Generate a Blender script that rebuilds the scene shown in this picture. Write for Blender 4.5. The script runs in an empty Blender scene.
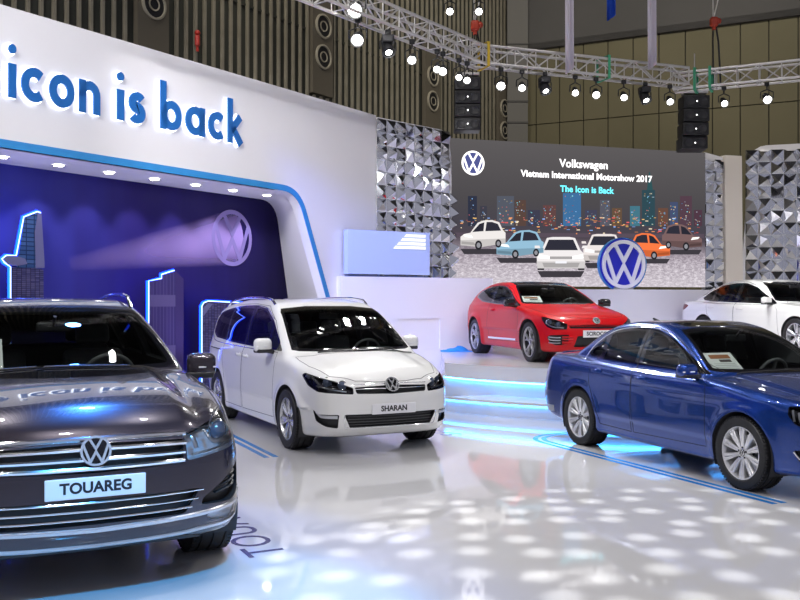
import bpy, bmesh, math, random
import numpy as np
from mathutils import Vector, Matrix
random.seed(7)
SC = bpy.context.scene
COL = SC.collection
PI = math.pi

# ------------------------------------------------------------------ materials
MATS = {}
def pmat(name, base, rough=.5, metal=0., coat=0., spec=.5, emis=None, estr=0., bump=None, coatr=.03):
    if name in MATS: return MATS[name]
    m = bpy.data.materials.new(name); m.use_nodes = True
    b = m.node_tree.nodes['Principled BSDF']
    b.inputs['Base Color'].default_value = (*base, 1)
    b.inputs['Roughness'].default_value = rough
    b.inputs['Metallic'].default_value = metal
    b.inputs['Specular IOR Level'].default_value = spec
    b.inputs['Coat Weight'].default_value = coat
    b.inputs['Coat Roughness'].default_value = coatr
    if emis:
        b.inputs['Emission Color'].default_value = (*emis, 1)
        b.inputs['Emission Strength'].default_value = estr
    if bump:
        nt = m.node_tree
        tc = nt.nodes.new('ShaderNodeTexCoord')
        n = nt.nodes.new('ShaderNodeTexNoise'); n.inputs['Scale'].default_value = bump[0]
        bp = nt.nodes.new('ShaderNodeBump'); bp.inputs['Strength'].default_value = bump[1]; bp.inputs['Distance'].default_value = .01
        nt.links.new(tc.outputs['Object'], n.inputs['Vector'])
        nt.links.new(n.outputs['Fac'], bp.inputs['Height']); nt.links.new(bp.outputs['Normal'], b.inputs['Normal'])
    MATS[name] = m
    return m
def paint(name, base, metal=.0, rough=.35, flake=False, coat=1., spec=.5):
    if name in MATS: return MATS[name]
    m = pmat(name, base, rough, metal, coat, spec)
    if flake:
        nt = m.node_tree; b = nt.nodes['Principled BSDF']
        tc = nt.nodes.new('ShaderNodeTexCoord'); v = nt.nodes.new('ShaderNodeTexVoronoi'); v.inputs['Scale'].default_value = 900
        mx = nt.nodes.new('ShaderNodeMix'); mx.data_type = 'RGBA'
        mx.inputs['A'].default_value = (*[c*.8 for c in base], 1); mx.inputs['B'].default_value = (*[min(1, c*1.35) for c in base], 1)
        sp = nt.nodes.new('ShaderNodeSeparateColor')
        nt.links.new(tc.outputs['Object'], v.inputs['Vector']); nt.links.new(v.outputs['Color'], sp.inputs['Color'])
        nt.links.new(sp.outputs['Red'], mx.inputs['Factor']); nt.links.new(mx.outputs['Result'], b.inputs['Base Color'])
    return m
def glassm(name, tint, fres=1.45, rough=.0):
    if name in MATS: return MATS[name]
    m = bpy.data.materials.new(name); m.use_nodes = True
    nt = m.node_tree; nt.nodes.clear()
    o = nt.nodes.new('ShaderNodeOutputMaterial'); mx = nt.nodes.new('ShaderNodeMixShader')
    t = nt.nodes.new('ShaderNodeBsdfTransparent'); t.inputs['Color'].default_value = (*tint, 1)
    g = nt.nodes.new('ShaderNodeBsdfGlossy'); g.inputs['Roughness'].default_value = rough
    f = nt.nodes.new('ShaderNodeFresnel'); f.inputs['IOR'].default_value = fres
    nt.links.new(f.outputs[0], mx.inputs[0]); nt.links.new(t.outputs[0], mx.inputs[1]); nt.links.new(g.outputs[0], mx.inputs[2])
    nt.links.new(mx.outputs[0], o.inputs[0])
    MATS[name] = m
    return m
def emat(name, col, s):
    if name in MATS: return MATS[name]
    m = bpy.data.materials.new(name); m.use_nodes = True
    nt = m.node_tree; nt.nodes.clear()
    o = nt.nodes.new('ShaderNodeOutputMaterial'); e = nt.nodes.new('ShaderNodeEmission')
    e.inputs[0].default_value = (*col, 1); e.inputs[1].default_value = s
    nt.links.new(e.outputs[0], o.inputs[0]); MATS[name] = m
    return m

CHROME = pmat('chrome', (.90, .91, .93), .09, 1.)
EMBL = pmat('emblem_silver', (.86, .87, .89), .22, .75)
SATIN = pmat('satin_silver', (.62, .63, .65), .28, 1.)
ALLOY = pmat('alloy_silver', (.72, .73, .75), .25, .85, .4)
RUBBER = pmat('tyre_rubber', (.016, .016, .018), .62)
BLACKGLOSS = pmat('gloss_black', (.008, .008, .01), .08, 0, .5)
BLACKPL = pmat('black_plastic', (.014, .014, .016), .45)
DARKIN = pmat('dark_lining', (.030, .030, .033), .7)
SEAM = pmat('panel_seam', (.006, .006, .008), .6)
SEAT = pmat('seat_leather', (.07, .07, .075), .5)
PLATE = pmat('plate_white', (.82, .82, .84), .35)
LETTER = pmat('letter_black', (.012, .012, .016), .4)
WINDG = glassm('windscreen_glass', (.78, .84, .82))
SIDEG = glassm('side_glass', (.55, .60, .60))
TINTG = glassm('privacy_glass', (.05, .055, .06), 1.5)
LAMPG = glassm('lamp_cover', (.93, .94, .95), 1.4)
REDLENS = pmat('red_lens', (.25, .004, .006), .08, 0, 1.)
AMBER = pmat('amber_lens', (.8, .25, .02), .15, 0, .6)
LAMPIN = pmat('lamp_bowl', (.62, .63, .66), .35, .4)
LENS = pmat('lamp_lens', (.10, .13, .20), .03, 0, 1., .8)
MIRRORG = pmat('mirror_glass', (.7, .72, .75), .02, 1.)
GREYPL = pmat('grey_plastic', (.10, .10, .105), .5)
DARKRED = pmat('dark_red', (.12, .004, .006), .3)

# ------------------------------------------------------------------ mesh helpers
def V(*a): return Vector(a)
class MB:
    def __init__(s): s.v = []; s.f = []; s.m = []
    def add(s, vs, fs, mi=0):
        o = len(s.v); s.v.extend([tuple(p) for p in vs])
        for f in fs: s.f.append([i+o for i in f]); s.m.append(mi)
    def box(s, c, sz, mi=0, M=None):
        x, y, z = sz[0]/2, sz[1]/2, sz[2]/2
        vs = [Vector((a*x, b*y, d*z)) for d in (-1, 1) for b in (-1, 1) for a in (-1, 1)]
        if M is not None: vs = [M @ q for q in vs]
        vs = [q+Vector(c) for q in vs]
        s.add(vs, [(0, 2, 3, 1), (4, 5, 7, 6), (0, 1, 5, 4), (2, 6, 7, 3), (0, 4, 6, 2), (1, 3, 7, 5)], mi)
    def rbox(s, c, sz, r, mi=0, M=None, n=3):
        # rounded box: superquadric-like grid
        g = 4+2*n; hs = [q/2 for q in sz]; r = min(r, *[h*.98 for h in hs])
        key = {}; vs = []; fs = []
        def coord(i, h):
            if i <= n: t = -1+i/n; return -(h-r), t
            if i >= g-1-n: t = (i-(g-1-n))/n; return h-r, t
            return -(h-r)+(i-n)/(g-1-2*n)*2*(h-r), 0
        def vert(i, j, k):
            q = (i, j, k)
            if q in key: return key[q]
            b = []; t = []
            for a, h in zip(q, hs):
                x, y = coord(a, h); b.append(x); t.append(y)
            d = Vector([math.sin(q*PI/2)if 0 else math.tan(q*PI/4) for q in t])
            if d.length > 0: d = d.normalized()*r
            p = Vector(b)+d
            if M is not None: p = M @ p
            key[q] = len(vs); vs.append(p+Vector(c)); return key[q]
        G = g-1
        for a in range(G):
            for b in range(G):
                fs.append((vert(a, b, 0), vert(a, b+1, 0), vert(a+1, b+1, 0), vert(a+1, b, 0)))
                fs.append((vert(a, b, G), vert(a+1, b, G), vert(a+1, b+1, G), vert(a, b+1, G)))
                fs.append((vert(a, 0, b), vert(a+1, 0, b), vert(a+1, 0, b+1), vert(a, 0, b+1)))
                fs.append((vert(a, G, b), vert(a, G, b+1), vert(a+1, G, b+1), vert(a+1, G, b)))
                fs.append((vert(0, a, b), vert(0, a, b+1), vert(0, a+1, b+1), vert(0, a+1, b)))
                fs.append((vert(G, a, b), vert(G, a+1, b), vert(G, a+1, b+1), vert(G, a, b+1)))
        s.add(vs, fs, mi)
    def cyl(s, p0, p1, r, n=12, mi=0, r1=None, cap=True):
        p0 = Vector(p0); p1 = Vector(p1); d = (p1-p0).normalized()
        a = d.orthogonal().normalized(); b = d.cross(a); r1 = r if r1 is None else r1
        vs = []
        for p, q in ((p0, r), (p1, r1)):
            for i in range(n):
                t = 2*PI*i/n; vs.append(p+(a*math.cos(t)+b*math.sin(t))*q)
        fs = [(i, (i+1) % n, n+(i+1) % n, n+i) for i in range(n)]
        if cap: fs += [tuple(reversed(range(n))), tuple(range(n, 2*n))]
        s.add(vs, fs, mi)
    def lathe(s, prof, c, axis, n=40, mi=0, closed=False):
        # prof: list of (r, h) with h along axis
        c = Vector(c); ax = Vector(axis).normalized(); a = ax.orthogonal().normalized(); b = ax.cross(a)
        vs = []; fs = []; m = len(prof)
        for i in range(n):
            t = 2*PI*i/n; u = a*math.cos(t)+b*math.sin(t)
            for r, h in prof: vs.append(c+u*r+ax*h)
        for i in range(n):
            j = (i+1) % n
            for k in range(m if closed else m-1):
                l = (k+1) % m
                fs.append((i*m+k, j*m+k, j*m+l, i*m+l))
        s.add(vs, fs, mi)
    def ball(s, c, r, mi=0, n=12, sc=(1, 1, 1), M=None):
        vs = []; fs = []
        for i in range(n+1):
            ph = PI*i/n
            for j in range(2*n):
                t = PI*j/n
                p = Vector((sc[0]*r*math.sin(ph)*math.cos(t), sc[1]*r*math.sin(ph)*math.sin(t), sc[2]*r*math.cos(ph)))
                if M is not None: p = M @ p
                vs.append(Vector(c)+p)
        for i in range(n):
            for j in range(2*n):
                k = (j+1) % (2*n)
                fs.append((i*2*n+j, (i+1)*2*n+j, (i+1)*2*n+k, i*2*n+k))
        s.add(vs, fs, mi)
    def sweep(s, pts, nrm, w, h, n=8, mi=0, flat=False, closed=False, lift=0.):
        # elliptical (or rectangular when flat) section: w across the surface, h along the normal
        m = len(pts); vs = []; fs = []
        pts = [Vector(p) for p in pts]
        sec = [(-.5, -.5), (.5, -.5), (.5, .5), (-.5, .5)] if flat else [(.5*math.cos(2*PI*i/n), .5*math.sin(2*PI*i/n)) for i in range(n)]
        k = len(sec)
        for i, p in enumerate(pts):
            a = pts[(i-1) % m] if (closed or i > 0) else p
            b = pts[(i+1) % m] if (closed or i < m-1) else p
            T = (b-a).normalized(); N = Vector(nrm[i]); N = (N-T*N.dot(T)).normalized(); B = T.cross(N)
            ww = w[i] if hasattr(w, '__len__') else w
            for u, q in sec: vs.append(p+B*(u*ww)+N*(q*h+lift))
        for i in range(m if closed else m-1):
            j = (i+1) % m
            for q in range(k):
                r = (q+1) % k; fs.append((i*k+q, i*k+r, j*k+r, j*k+q))
        if not closed: fs += [tuple(reversed(range(k))), tuple(range((m-1)*k, m*k))]
        s.add(vs, fs, mi)
    def tube(s, pts, r, n=8, mi=0, closed=False):
        pts = [Vector(p) for p in pts]
        # parallel transport
        T0 = (pts[1]-pts[0]).normalized(); N = T0.orthogonal().normalized(); nr = []
        for i in range(len(pts)):
            T = (pts[min(i+1, len(pts)-1)]-pts[max(i-1, 0)]).normalized()
            N = (N-T*N.dot(T)).normalized(); nr.append(N)
        s.sweep(pts, nr, 2*r, 2*r, n, mi, closed=closed)
    def prism(s, poly, frame, depth, mi=0):
        # poly: 2D list CCW; frame: (origin, ex, ey, ez); from ez=0 to ez=depth
        o, ex, ey, ez = [Vector(q) for q in frame]; n = len(poly)
        vs = [o+ex*p[0]+ey*p[1] for p in poly]+[o+ex*p[0]+ey*p[1]+ez*depth for p in poly]
        fs = [tuple(reversed(range(n))), tuple(range(n, 2*n))]+[(i, (i+1) % n, n+(i+1) % n, n+i) for i in range(n)]
        s.add(vs, fs, mi)
    def build(s, name, mats, parent=None, smooth=True, angle=35, loc=None):
        if not isinstance(mats, (list, tuple)): mats = [mats]
        me = bpy.data.meshes.new(name)
        me.from_pydata(s.v, [], s.f); me.validate()
        for m in mats: me.materials.append(m)
        if len(mats) > 1 and len(me.polygons) == len(s.m): me.polygons.foreach_set('material_index', s.m)
        bm = bmesh.new(); bm.from_mesh(me); bmesh.ops.recalc_face_normals(bm, faces=bm.faces)
        if smooth:
            ca = math.radians(angle)
            for f in bm.faces: f.smooth = True
            for e in bm.edges:
                if len(e.link_faces) == 2 and e.calc_face_angle(0) > ca: e.smooth = False
        bm.to_mesh(me); bm.free()
        return link(name, me, parent, loc)
def link(name, me, parent=None, loc=None):
    o = bpy.data.objects.new(name, me); COL.objects.link(o)
    if parent is not None: o.parent = parent
    if loc is not None: o.location = loc
    return o
def tag(o, label, cat, group=None, kind=None):
    o['label'] = label; o['category'] = cat
    if group: o['group'] = group
    if kind: o['kind'] = kind
    return o
def empty(name, loc, rz=0.):
    o = bpy.data.objects.new(name, None); COL.objects.link(o); o.location = loc; o.rotation_euler = (0, 0, rz)
    o.empty_display_size = .2
    return o
def struct(o): o['kind'] = 'structure'; return o
def copy_tree(o, parent=None):
    c = o.copy(); COL.objects.link(c)
    if parent is not None: c.parent = parent
    for ch in list(o.children): copy_tree(ch, c)
    return c
def stroke2d(pts, w, closed=False):
    """polyline to ribbon quads with mitre joints: returns (left, right) lists"""
    n = len(pts); L = []; R = []
    for i in range(n):
        p = Vector(pts[i])
        a = Vector(pts[(i-1) % n]) if (closed or i > 0) else None
        b = Vector(pts[(i+1) % n]) if (closed or i < n-1) else None
        d1 = (p-a).normalized() if a is not None else (b-p).normalized()
        d2 = (b-p).normalized() if b is not None else d1
        n1 = Vector((-d1.y, d1.x)); n2 = Vector((-d2.y, d2.x)); m = (n1+n2)
        m = m.normalized() if m.length > 1e-6 else n1
        k = w/2/max(.35, m.dot(n1)); L.append(p+m*k); R.append(p-m*k)
    return L, R
def ribbon(mb, pts, w, frame, depth, mi=0, closed=False):
    L, R = stroke2d([Vector(p) for p in pts], w, closed); n = len(pts)
    o, ex, ey, ez = [Vector(q) for q in frame]
    P = lambda q, h: o+ex*q[0]+ey*q[1]+ez*h
    vs = []; fs = []
    for i in range(n): vs += [P(L[i], 0), P(R[i], 0), P(R[i], depth), P(L[i], depth)]
    for i in range(n if closed else n-1):
        j = (i+1) % n
        for q in range(4): r = (q+1) % 4; fs.append((i*4+q, i*4+r, j*4+r, j*4+q))
    if not closed: fs += [(3, 2, 1, 0), tuple(range((n-1)*4, n*4))]
    mb.add(vs, fs, mi)
def arc(cx, cy, r, a0, a1, n=14, ry=None):
    ry = ry or r
    return [(cx+r*math.cos(math.radians(a0+(a1-a0)*i/n)), cy+ry*math.sin(math.radians(a0+(a1-a0)*i/n))) for i in range(n+1)]
def emblem(mb, R, frame, depth, mi=0, n=40):
    t = .155*R
    ribbon(mb, arc(0, 0, R*.925, 0, 360*(n-1)/n, n-1), .15*R, frame, depth, mi, closed=True)
    s = lambda l: [(x*R, y*R) for x, y in l]
    ribbon(mb, s([(-.40, .80), (0, .13), (.40, .80)]), t, frame, depth*.9, mi)
    ribbon(mb, s([(-.80, .42), (-.38, -.74), (0, -.05), (.38, -.74), (.80, .42)]), t, frame, depth*.9, mi)
def text_mesh(name, body, size, mat, parent=None, M=None, extrude=.002, offset=.0, align='CENTER', spacing=1.):
    cu = bpy.data.curves.new(name, 'FONT'); cu.body = body; cu.size = size; cu.extrude = extrude; cu.offset = offset
    cu.align_x = align; cu.align_y = 'BOTTOM_BASELINE' if 0 else 'CENTER'; cu.space_character = spacing; cu.resolution_u = 4
    ob = bpy.data.objects.new(name, cu); COL.objects.link(ob)
    dg = bpy.context.evaluated_depsgraph_get(); dg.update()
    me = bpy.data.meshes.new_from_object(ob.evaluated_get(dg))
    bpy.data.objects.remove(ob); bpy.data.curves.remove(cu)
    me.materials.clear(); me.materials.append(mat)
    if M is not None: me.transform(M)
    me.name = name
    return link(name, me, parent)
def frameM(o, ex, ey, ez):
    return Matrix(((ex[0], ey[0], ez[0], o[0]), (ex[1], ey[1], ez[1], o[1]), (ex[2], ey[2], ez[2], o[2]), (0, 0, 0, 1)))

# ------------------------------------------------------------------ car body as a smooth implicit surface
def smax(a, b, k):
    h = np.clip(.5+.5*(a-b)/k, 0, 1); return b+(a-b)*h+k*h*(1-h)
def smin(a, b, k): return -smax(-a, -b, k)
def sstep(a, b, x):
    t = np.clip((x-a)/(b-a), 0, 1); return t*t*(3-2*t)
class PCH:
    """monotone cubic interpolation through (x, y) points"""
    def __init__(s, pts):
        pts = sorted(pts); s.x = np.array([p[0] for p in pts], float); s.y = np.array([p[1] for p in pts], float)
        h = np.diff(s.x); d = np.diff(s.y)/h; n = len(s.x); m = np.zeros(n)
        m[0] = d[0]; m[-1] = d[-1]
        for i in range(1, n-1):
            if d[i-1]*d[i] > 0:
                w1 = 2*h[i]+h[i-1]; w2 = h[i]+2*h[i-1]; m[i] = (w1+w2)/(w1/d[i-1]+w2/d[i])
        s.m = m
    def __call__(s, q):
        q = np.asarray(q, float); i = np.clip(np.searchsorted(s.x, q)-1, 0, len(s.x)-2)
        h = s.x[i+1]-s.x[i]; t = (q-s.x[i])/h
        tc = np.clip(t, 0, 1)
        r = (2*tc**3-3*tc**2+1)*s.y[i]+(tc**3-2*tc**2+tc)*h*s.m[i]+(-2*tc**3+3*tc**2)*s.y[i+1]+(tc**3-tc**2)*h*s.m[i+1]
        return r+np.where(t < 0, t*h*s.m[0], 0)+np.where(t > 1, (t-1)*h*s.m[-1], 0)
    def d(s, q): return (s(q+.005)-s(q-.005))/.01

class Shape:
    def __init__(s, c):
        s.c = c
        s.nose = PCH(c['nose']); s.tail = PCH(c['tail']); s.sec = PCH(c['sec']); s.wx = PCH(c['wx'])
        s.bowf = PCH(c['bowf']); s.bowr = PCH(c['bowr']); s.top = PCH(c['top']); s.crown = PCH(c['crown'])
        s.roof = PCH(c['roof']); s.gsec = PCH(c['gsec']); s.gx = PCH(c['gx']); s.bot = PCH(c['bot'])
        s.cv = PCH(c['cv'])
    def __call__(s, P):
        c = s.c; x, y, z = P[:, 0], np.abs(P[:, 1]), P[:, 2]
        # lower body
        hw = s.sec(z)+s.wx(x)
        for xw in (0., -c['wb']):
            r = np.hypot(x-xw, z-c['rw'])
            hw = hw+c['flare']*np.exp(-((r-c['ra']-.01)/.055)**2)*(z > .1)
        for fn in c.get('side_fn', ()): hw = hw+fn(x, z)
        wall = y-hw
        yn = y/c['hw']
        fr = (x-(s.nose(z)-s.bowf(yn)))/np.sqrt(1+np.clip(s.nose.d(z), -2, 2)**2)/np.sqrt(1+np.clip(s.bowf.d(yn)/c['hw'], 0, 2.5)**2)
        rr = ((s.tail(z)+s.bowr(yn))-x)/np.sqrt(1+np.clip(s.bowr.d(yn)/c['hw'], 0, 2.5)**2)
        tz = s.top(x)-s.crown(x)*yn**2
        if 'hood_fn' in c: tz = tz+c['hood_fn'](x, y)
        tp = (z-tz)/np.sqrt(1+np.clip(s.top.d(x), -2, 2)**2)
        bt = s.bot(x)-z
        F = smax(fr, wall, c['kfw']); F = smax(F, rr, c['kfw']); F = smax(F, tp, c['kt']); F = smax(F, bt, .06)
        # greenhouse
        xe = x+y*y*s.cv(x)
        rf = (z-(s.roof(xe)-c['rcrown']*y*y))/np.sqrt(1+np.clip(s.roof.d(xe), -4, 4)**2)
        sd = (y-(s.gsec(z)+s.gx(x)))*.96
        G = smax(rf, sd, c['kg']); G = smax(G, .5-z, .02); G = smax(G, rr+.03, .04)
        return smin(F, G, c['kf'])
    def grad(s, P, e=2e-3):
        g = np.stack([(s(P+np.eye(3)[i]*e)-s(P-np.eye(3)[i]*e))/(2*e) for i in range(3)], 1)
        return g/np.maximum(1e-9, np.linalg.norm(g, axis=1))[:, None]
    def proj(s, P, it=12):
        P = np.array(P, float).reshape(-1, 3)
        for _ in range(it):
            f = s(P); e = 2e-3
            g = np.stack([(s(P+np.eye(3)[i]*e)-s(P-np.eye(3)[i]*e))/(2*e) for i in range(3)], 1)
            P = P-np.clip(f/np.maximum(.3, (g*g).sum(1)), -.1, .1)[:, None]*g
        return P
    def _bis(s, mk, lo, hi, n):
        lo = np.full(n, float(lo)); hi = np.full(n, float(hi))
        for _ in range(24):
            m = (lo+hi)/2; ins = s(mk(m)) < 0
            lo = np.where(ins, m, lo); hi = np.where(ins, hi, m)
        return lo
    def sides(s, xz, sg=1):
        q = np.array(xz, float).reshape(-1, 2)
        y = s._bis(lambda m: np.stack([q[:, 0], m, q[:, 1]], 1), .2, 1.3, len(q))
        return np.stack([q[:, 0], sg*y, q[:, 1]], 1)
    def fronts(s, yz):
        q = np.array(yz, float).reshape(-1, 2)
        x = s._bis(lambda m: np.stack([m, q[:, 0], q[:, 1]], 1), -.3, 1.4, len(q))
        return np.stack([x, q[:, 0], q[:, 1]], 1)
    def tops(s, xy):
        q = np.array(xy, float).reshape(-1, 2)
        z = s._bis(lambda m: np.stack([q[:, 0], q[:, 1], m], 1), .4, 1.8, len(q))
        return np.stack([q[:, 0], q[:, 1], z], 1)
    def side(s, x, z, sg=1): return Vector(s.sides([(x, z)], sg)[0])
    def front(s, y, z): return Vector(s.fronts([(y, z)])[0])
    def base(s, res):
        c = s.c; x0, x1 = c['xr']-.02, c['xf']+.02; w = c['hw']+.12; z0, z1 = .12, c['H']+.05
        nx, ny, nz = int((x1-x0)/res), int(2*w/res)//2*2, int((z1-z0)/res)
        key = {}; Q = []; fs = []
        def vt(i, j, k):
            q = (i, j, k)
            if q not in key: key[q] = len(Q); Q.append((x0+(x1-x0)*i/nx, -w+2*w*j/ny, z0+(z1-z0)*k/nz))
            return key[q]
        for i in range(nx):
            for j in range(ny):
                fs.append((vt(i, j, 0), vt(i, j+1, 0), vt(i+1, j+1, 0), vt(i+1, j, 0)))
                fs.append((vt(i, j, nz), vt(i+1, j, nz), vt(i+1, j+1, nz), vt(i, j+1, nz)))
            for k in range(nz):
                fs.append((vt(i, 0, k), vt(i+1, 0, k), vt(i+1, 0, k+1), vt(i, 0, k+1)))
                fs.append((vt(i, ny, k), vt(i, ny, k+1), vt(i+1, ny, k+1), vt(i+1, ny, k)))
        for j in range(ny):
            for k in range(nz):
                fs.append((vt(0, j, k), vt(0, j, k+1), vt(0, j+1, k+1), vt(0, j+1, k)))
                fs.append((vt(nx, j, k), vt(nx, j+1, k), vt(nx, j+1, k+1), vt(nx, j, k+1)))
        Q = np.array(Q)
        S = np.stack([np.clip(Q[:, 0], c['xr']+.95, c['xf']-.95), Q[:, 1]*.0, np.full(len(Q), c.get('zs', .66))], 1)
        D = Q-S; lo = np.zeros(len(Q)); hi = np.full(len(Q), np.nan)
        for t in np.linspace(.1, 1.6, 46):
            f = s(S+D*t); new = (f > 0) & np.isnan(hi)
            hi[new] = t; lo = np.where(np.isnan(hi), t, lo)
        hi = np.where(np.isnan(hi), 1.6, hi)
        for _ in range(22):
            m = (lo+hi)/2; ins = s(S+D*m[:, None]) < 0
            lo = np.where(ins, m, lo); hi = np.where(ins, hi, m)
        return S+D*lo[:, None], fs

def catmull(pts, n=6, closed=False):
    pts = [np.array(p, float) for p in pts]; m = len(pts); out = []
    for i in range(m if closed else m-1):
        p0 = pts[(i-1) % m] if (closed or i > 0) else 2*pts[i]-pts[i+1]
        p1, p2 = pts[i], pts[(i+1) % m]
        p3 = pts[(i+2) % m] if (closed or i+2 < m) else 2*p2-p1
        for k in range(n):
            t = k/n
            out.append(.5*((2*p1)+(-p0+p2)*t+(2*p0-5*p1+4*p2-p3)*t*t+(-p0+3*p1-3*p2+p3)*t**3))
    if not closed: out.append(pts[-1])
    return np.array(out)

def inpoly(pts, poly):
    x, y = pts[:, 0], pts[:, 1]; r = np.zeros(len(pts), bool); n = len(poly); j = n-1
    for i in range(n):
        xi, yi = poly[i]; xj, yj = poly[j]
        c = ((yi > y) != (yj > y)) & (x < (xj-xi)*(y-yi)/((yj-yi) if abs(yj-yi) > 1e-12 else 1e-12)+xi)
        r ^= c; j = i
    return r

class Body:
    """cuts the shell into regions along outlines seen in a projection"""
    def __init__(s, shape, res):
        s.S = shape
        P, fs = shape.base(res); s.bm = bmesh.new()
        vs = [s.bm.verts.new(p) for p in P]
        for f in fs:
            try: s.bm.faces.new([vs[i] for i in f])
            except ValueError: pass
        s.lay = s.bm.faces.layers.int.new('reg')
        s.bm.normal_update(); s.names = {0: 'body'}; s.fc = {}
        for f in s.bm.faces: s.note(f)
    def note(s, f):
        c = f.calc_center_median(); n = f.normal
        s.fc[f] = (c.x, c.y, c.z, n.x, n.y, n.z)
    def region(s, name, poly, th, sel, over=(0,), facing=.05):
        """poly in (s,z) for projection along th degrees, or (x,y) for th='top'"""
        rid = len(s.names); s.names[rid] = name; bm = s.bm
        if th == 'top':
            d = Vector((0, 0, 1)); e1 = Vector((1, 0, 0)); e2 = Vector((0, 1, 0))
        else:
            t = math.radians(th); d = Vector((math.cos(t), math.sin(t), 0)); e1 = Vector((-math.sin(t), math.cos(t), 0)); e2 = Vector((0, 0, 1))
        poly = [tuple(p) for p in poly]
        a0 = min(p[0] for p in poly)-.06; a1 = max(p[0] for p in poly)+.06; b0 = min(p[1] for p in poly)-.06; b1 = max(p[1] for p in poly)+.06
        cand = set()
        fl = list(s.fc); A = np.array([s.fc[f] for f in fl])
        U = A[:, :3] @ np.array(e1); W = A[:, :3] @ np.array(e2); D = A[:, 3:] @ np.array(d)
        for i in np.nonzero((U > a0) & (U < a1) & (W > b0) & (W < b1) & (D > facing))[0]:
            if sel(Vector(A[i, :3])): cand.add(fl[i])
        n = len(poly)
        for i in range(n):
            p, q = poly[i], poly[(i+1) % n]
            x0, x1 = min(p[0], q[0])-1e-4, max(p[0], q[0])+1e-4; y0, y1 = min(p[1], q[1])-1e-4, max(p[1], q[1])+1e-4
            pn = (e1*-(q[1]-p[1])+e2*(q[0]-p[0]))
            if pn.length < 1e-7: continue
            pn.normalize(); pc = e1*p[0]+e2*p[1]; k0 = pc.dot(pn)
            hit = []
            for f in cand:
                us = [v.co.dot(e1) for v in f.verts]
                if min(us) > x1 or max(us) < x0: continue
                ws = [v.co.dot(e2) for v in f.verts]
                if min(ws) > y1 or max(ws) < y0: continue
                ds = [v.co.dot(pn)-k0 for v in f.verts]
                if min(ds) < -1e-5 and max(ds) > 1e-5: hit.append(f)
            if not hit: continue
            for f in hit: cand.discard(f); s.fc.pop(f, None)
            es = {e for f in hit for e in f.edges}; vs = {v for f in hit for v in f.verts}
            r = bmesh.ops.bisect_plane(bm, geom=list(hit)+list(es)+list(vs), dist=1e-6, plane_co=pc, plane_no=pn)
            for g in r['geom']:
                if isinstance(g, bmesh.types.BMFace) and g.is_valid: cand.add(g); s.note(g)
        cand = [f for f in cand if f.is_valid]
        if not cand: return rid
        C = np.array([(lambda c: (c.dot(e1), c.dot(e2)))(f.calc_center_median()) for f in cand])
        ins = inpoly(C, poly)
        for f, k in zip(cand, ins):
            if k and f[s.lay] in over: f[s.lay] = rid
        return rid
    def remove(s, rid):
        dl = [f for f in s.bm.faces if f[s.lay] == rid]
        for f in dl: s.fc.pop(f, None)
        bmesh.ops.delete(s.bm, geom=dl, context='FACES')
    def finish(s):
        s.bm.verts.index_update(); s.bm.faces.index_update()
        s.co = np.array([v.co[:] for v in s.bm.verts]); s.nr = s.S.grad(s.co)
        s.F = {}; 
        for f in s.bm.faces: s.F.setdefault(f[s.lay], []).append([v.index for v in f.verts])
        s.bm.free()
    def faces(s, *names):
        return [f for r, n in s.names.items() if n in names for f in s.F.get(r, [])]
    def mesh(s, name, regs, mat, parent, off=0., shift=None):
        fs = s.faces(*regs)
        if not fs: return None
        idx = sorted({i for f in fs for i in f}); mp = {g: i for i, g in enumerate(idx)}
        co = s.co[idx]+s.nr[idx]*off
        if shift is not None: co = co+np.array(shift)
        me = bpy.data.meshes.new(name); me.from_pydata([tuple(p) for p in co], [], [[mp[i] for i in f] for f in fs])
        me.materials.append(mat)
        me.polygons.foreach_set('use_smooth', [True]*len(me.polygons))
        me.normals_split_custom_set_from_vertices([tuple(n) for n in s.nr[idx]])
        return link(name, me, parent)
    def border(s, fs):
        e = {}
        for f in fs:
            for a, b in zip(f, f[1:]+f[:1]):
                if (b, a) in e: del e[(b, a)]
                else: e[(a, b)] = 1
        return list(e)
    def recess(s, name, regs, mat, parent, vec, lip=None):
        """the region pushed in by vec, with walls around it"""
        fs = s.faces(*regs)
        if not fs: return None
        idx = sorted({i for f in fs for i in f}); mp = {g: i for i, g in enumerate(idx)}; v = np.array(vec)
        co = [tuple(p) for p in s.co[idx]+v]; faces = [[mp[i] for i in f] for f in fs]
        bd = s.border(fs); mp2 = {}
        for a, b in bd:
            for q in (a, b):
                if q not in mp2: mp2[q] = len(co); co.append(tuple(s.co[q]))
            faces.append([mp2[a], mp2[b], mp[b], mp[a]])
        me = bpy.data.meshes.new(name); me.from_pydata(co, [], faces); me.materials.append(mat)
        me.polygons.foreach_set('use_smooth', [True]*len(me.polygons))
        bm = bmesh.new(); bm.from_mesh(me)
        for ed in bm.edges:
            if len(ed.link_faces) == 2 and ed.calc_face_angle(0) > .6: ed.smooth = False
        bm.to_mesh(me); bm.free()
        return link(name, me, parent)
    def liner(s, name, regs, glass, mat, parent, t=.022):
        fs = s.faces(*regs)
        idx = sorted({i for f in fs for i in f}); mp = {g: i for i, g in enumerate(idx)}
        co = [tuple(p) for p in s.co[idx]-s.nr[idx]*t]; faces = [[mp[i] for i in reversed(f)] for f in fs]
        for g in glass:
            mp2 = {}
            for a, b in s.border(s.faces(g)):
                for q in (a, b):
                    if q not in mp2:
                        mp2[q] = len(co); co.append(tuple(s.co[q])); co.append(tuple(s.co[q]-s.nr[q]*t))
                faces.append([mp2[a], mp2[b], mp2[b]+1, mp2[a]+1])
        me = bpy.data.meshes.new(name); me.from_pydata(co, [], faces); me.materials.append(mat)
        return link(name, me, parent)
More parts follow.
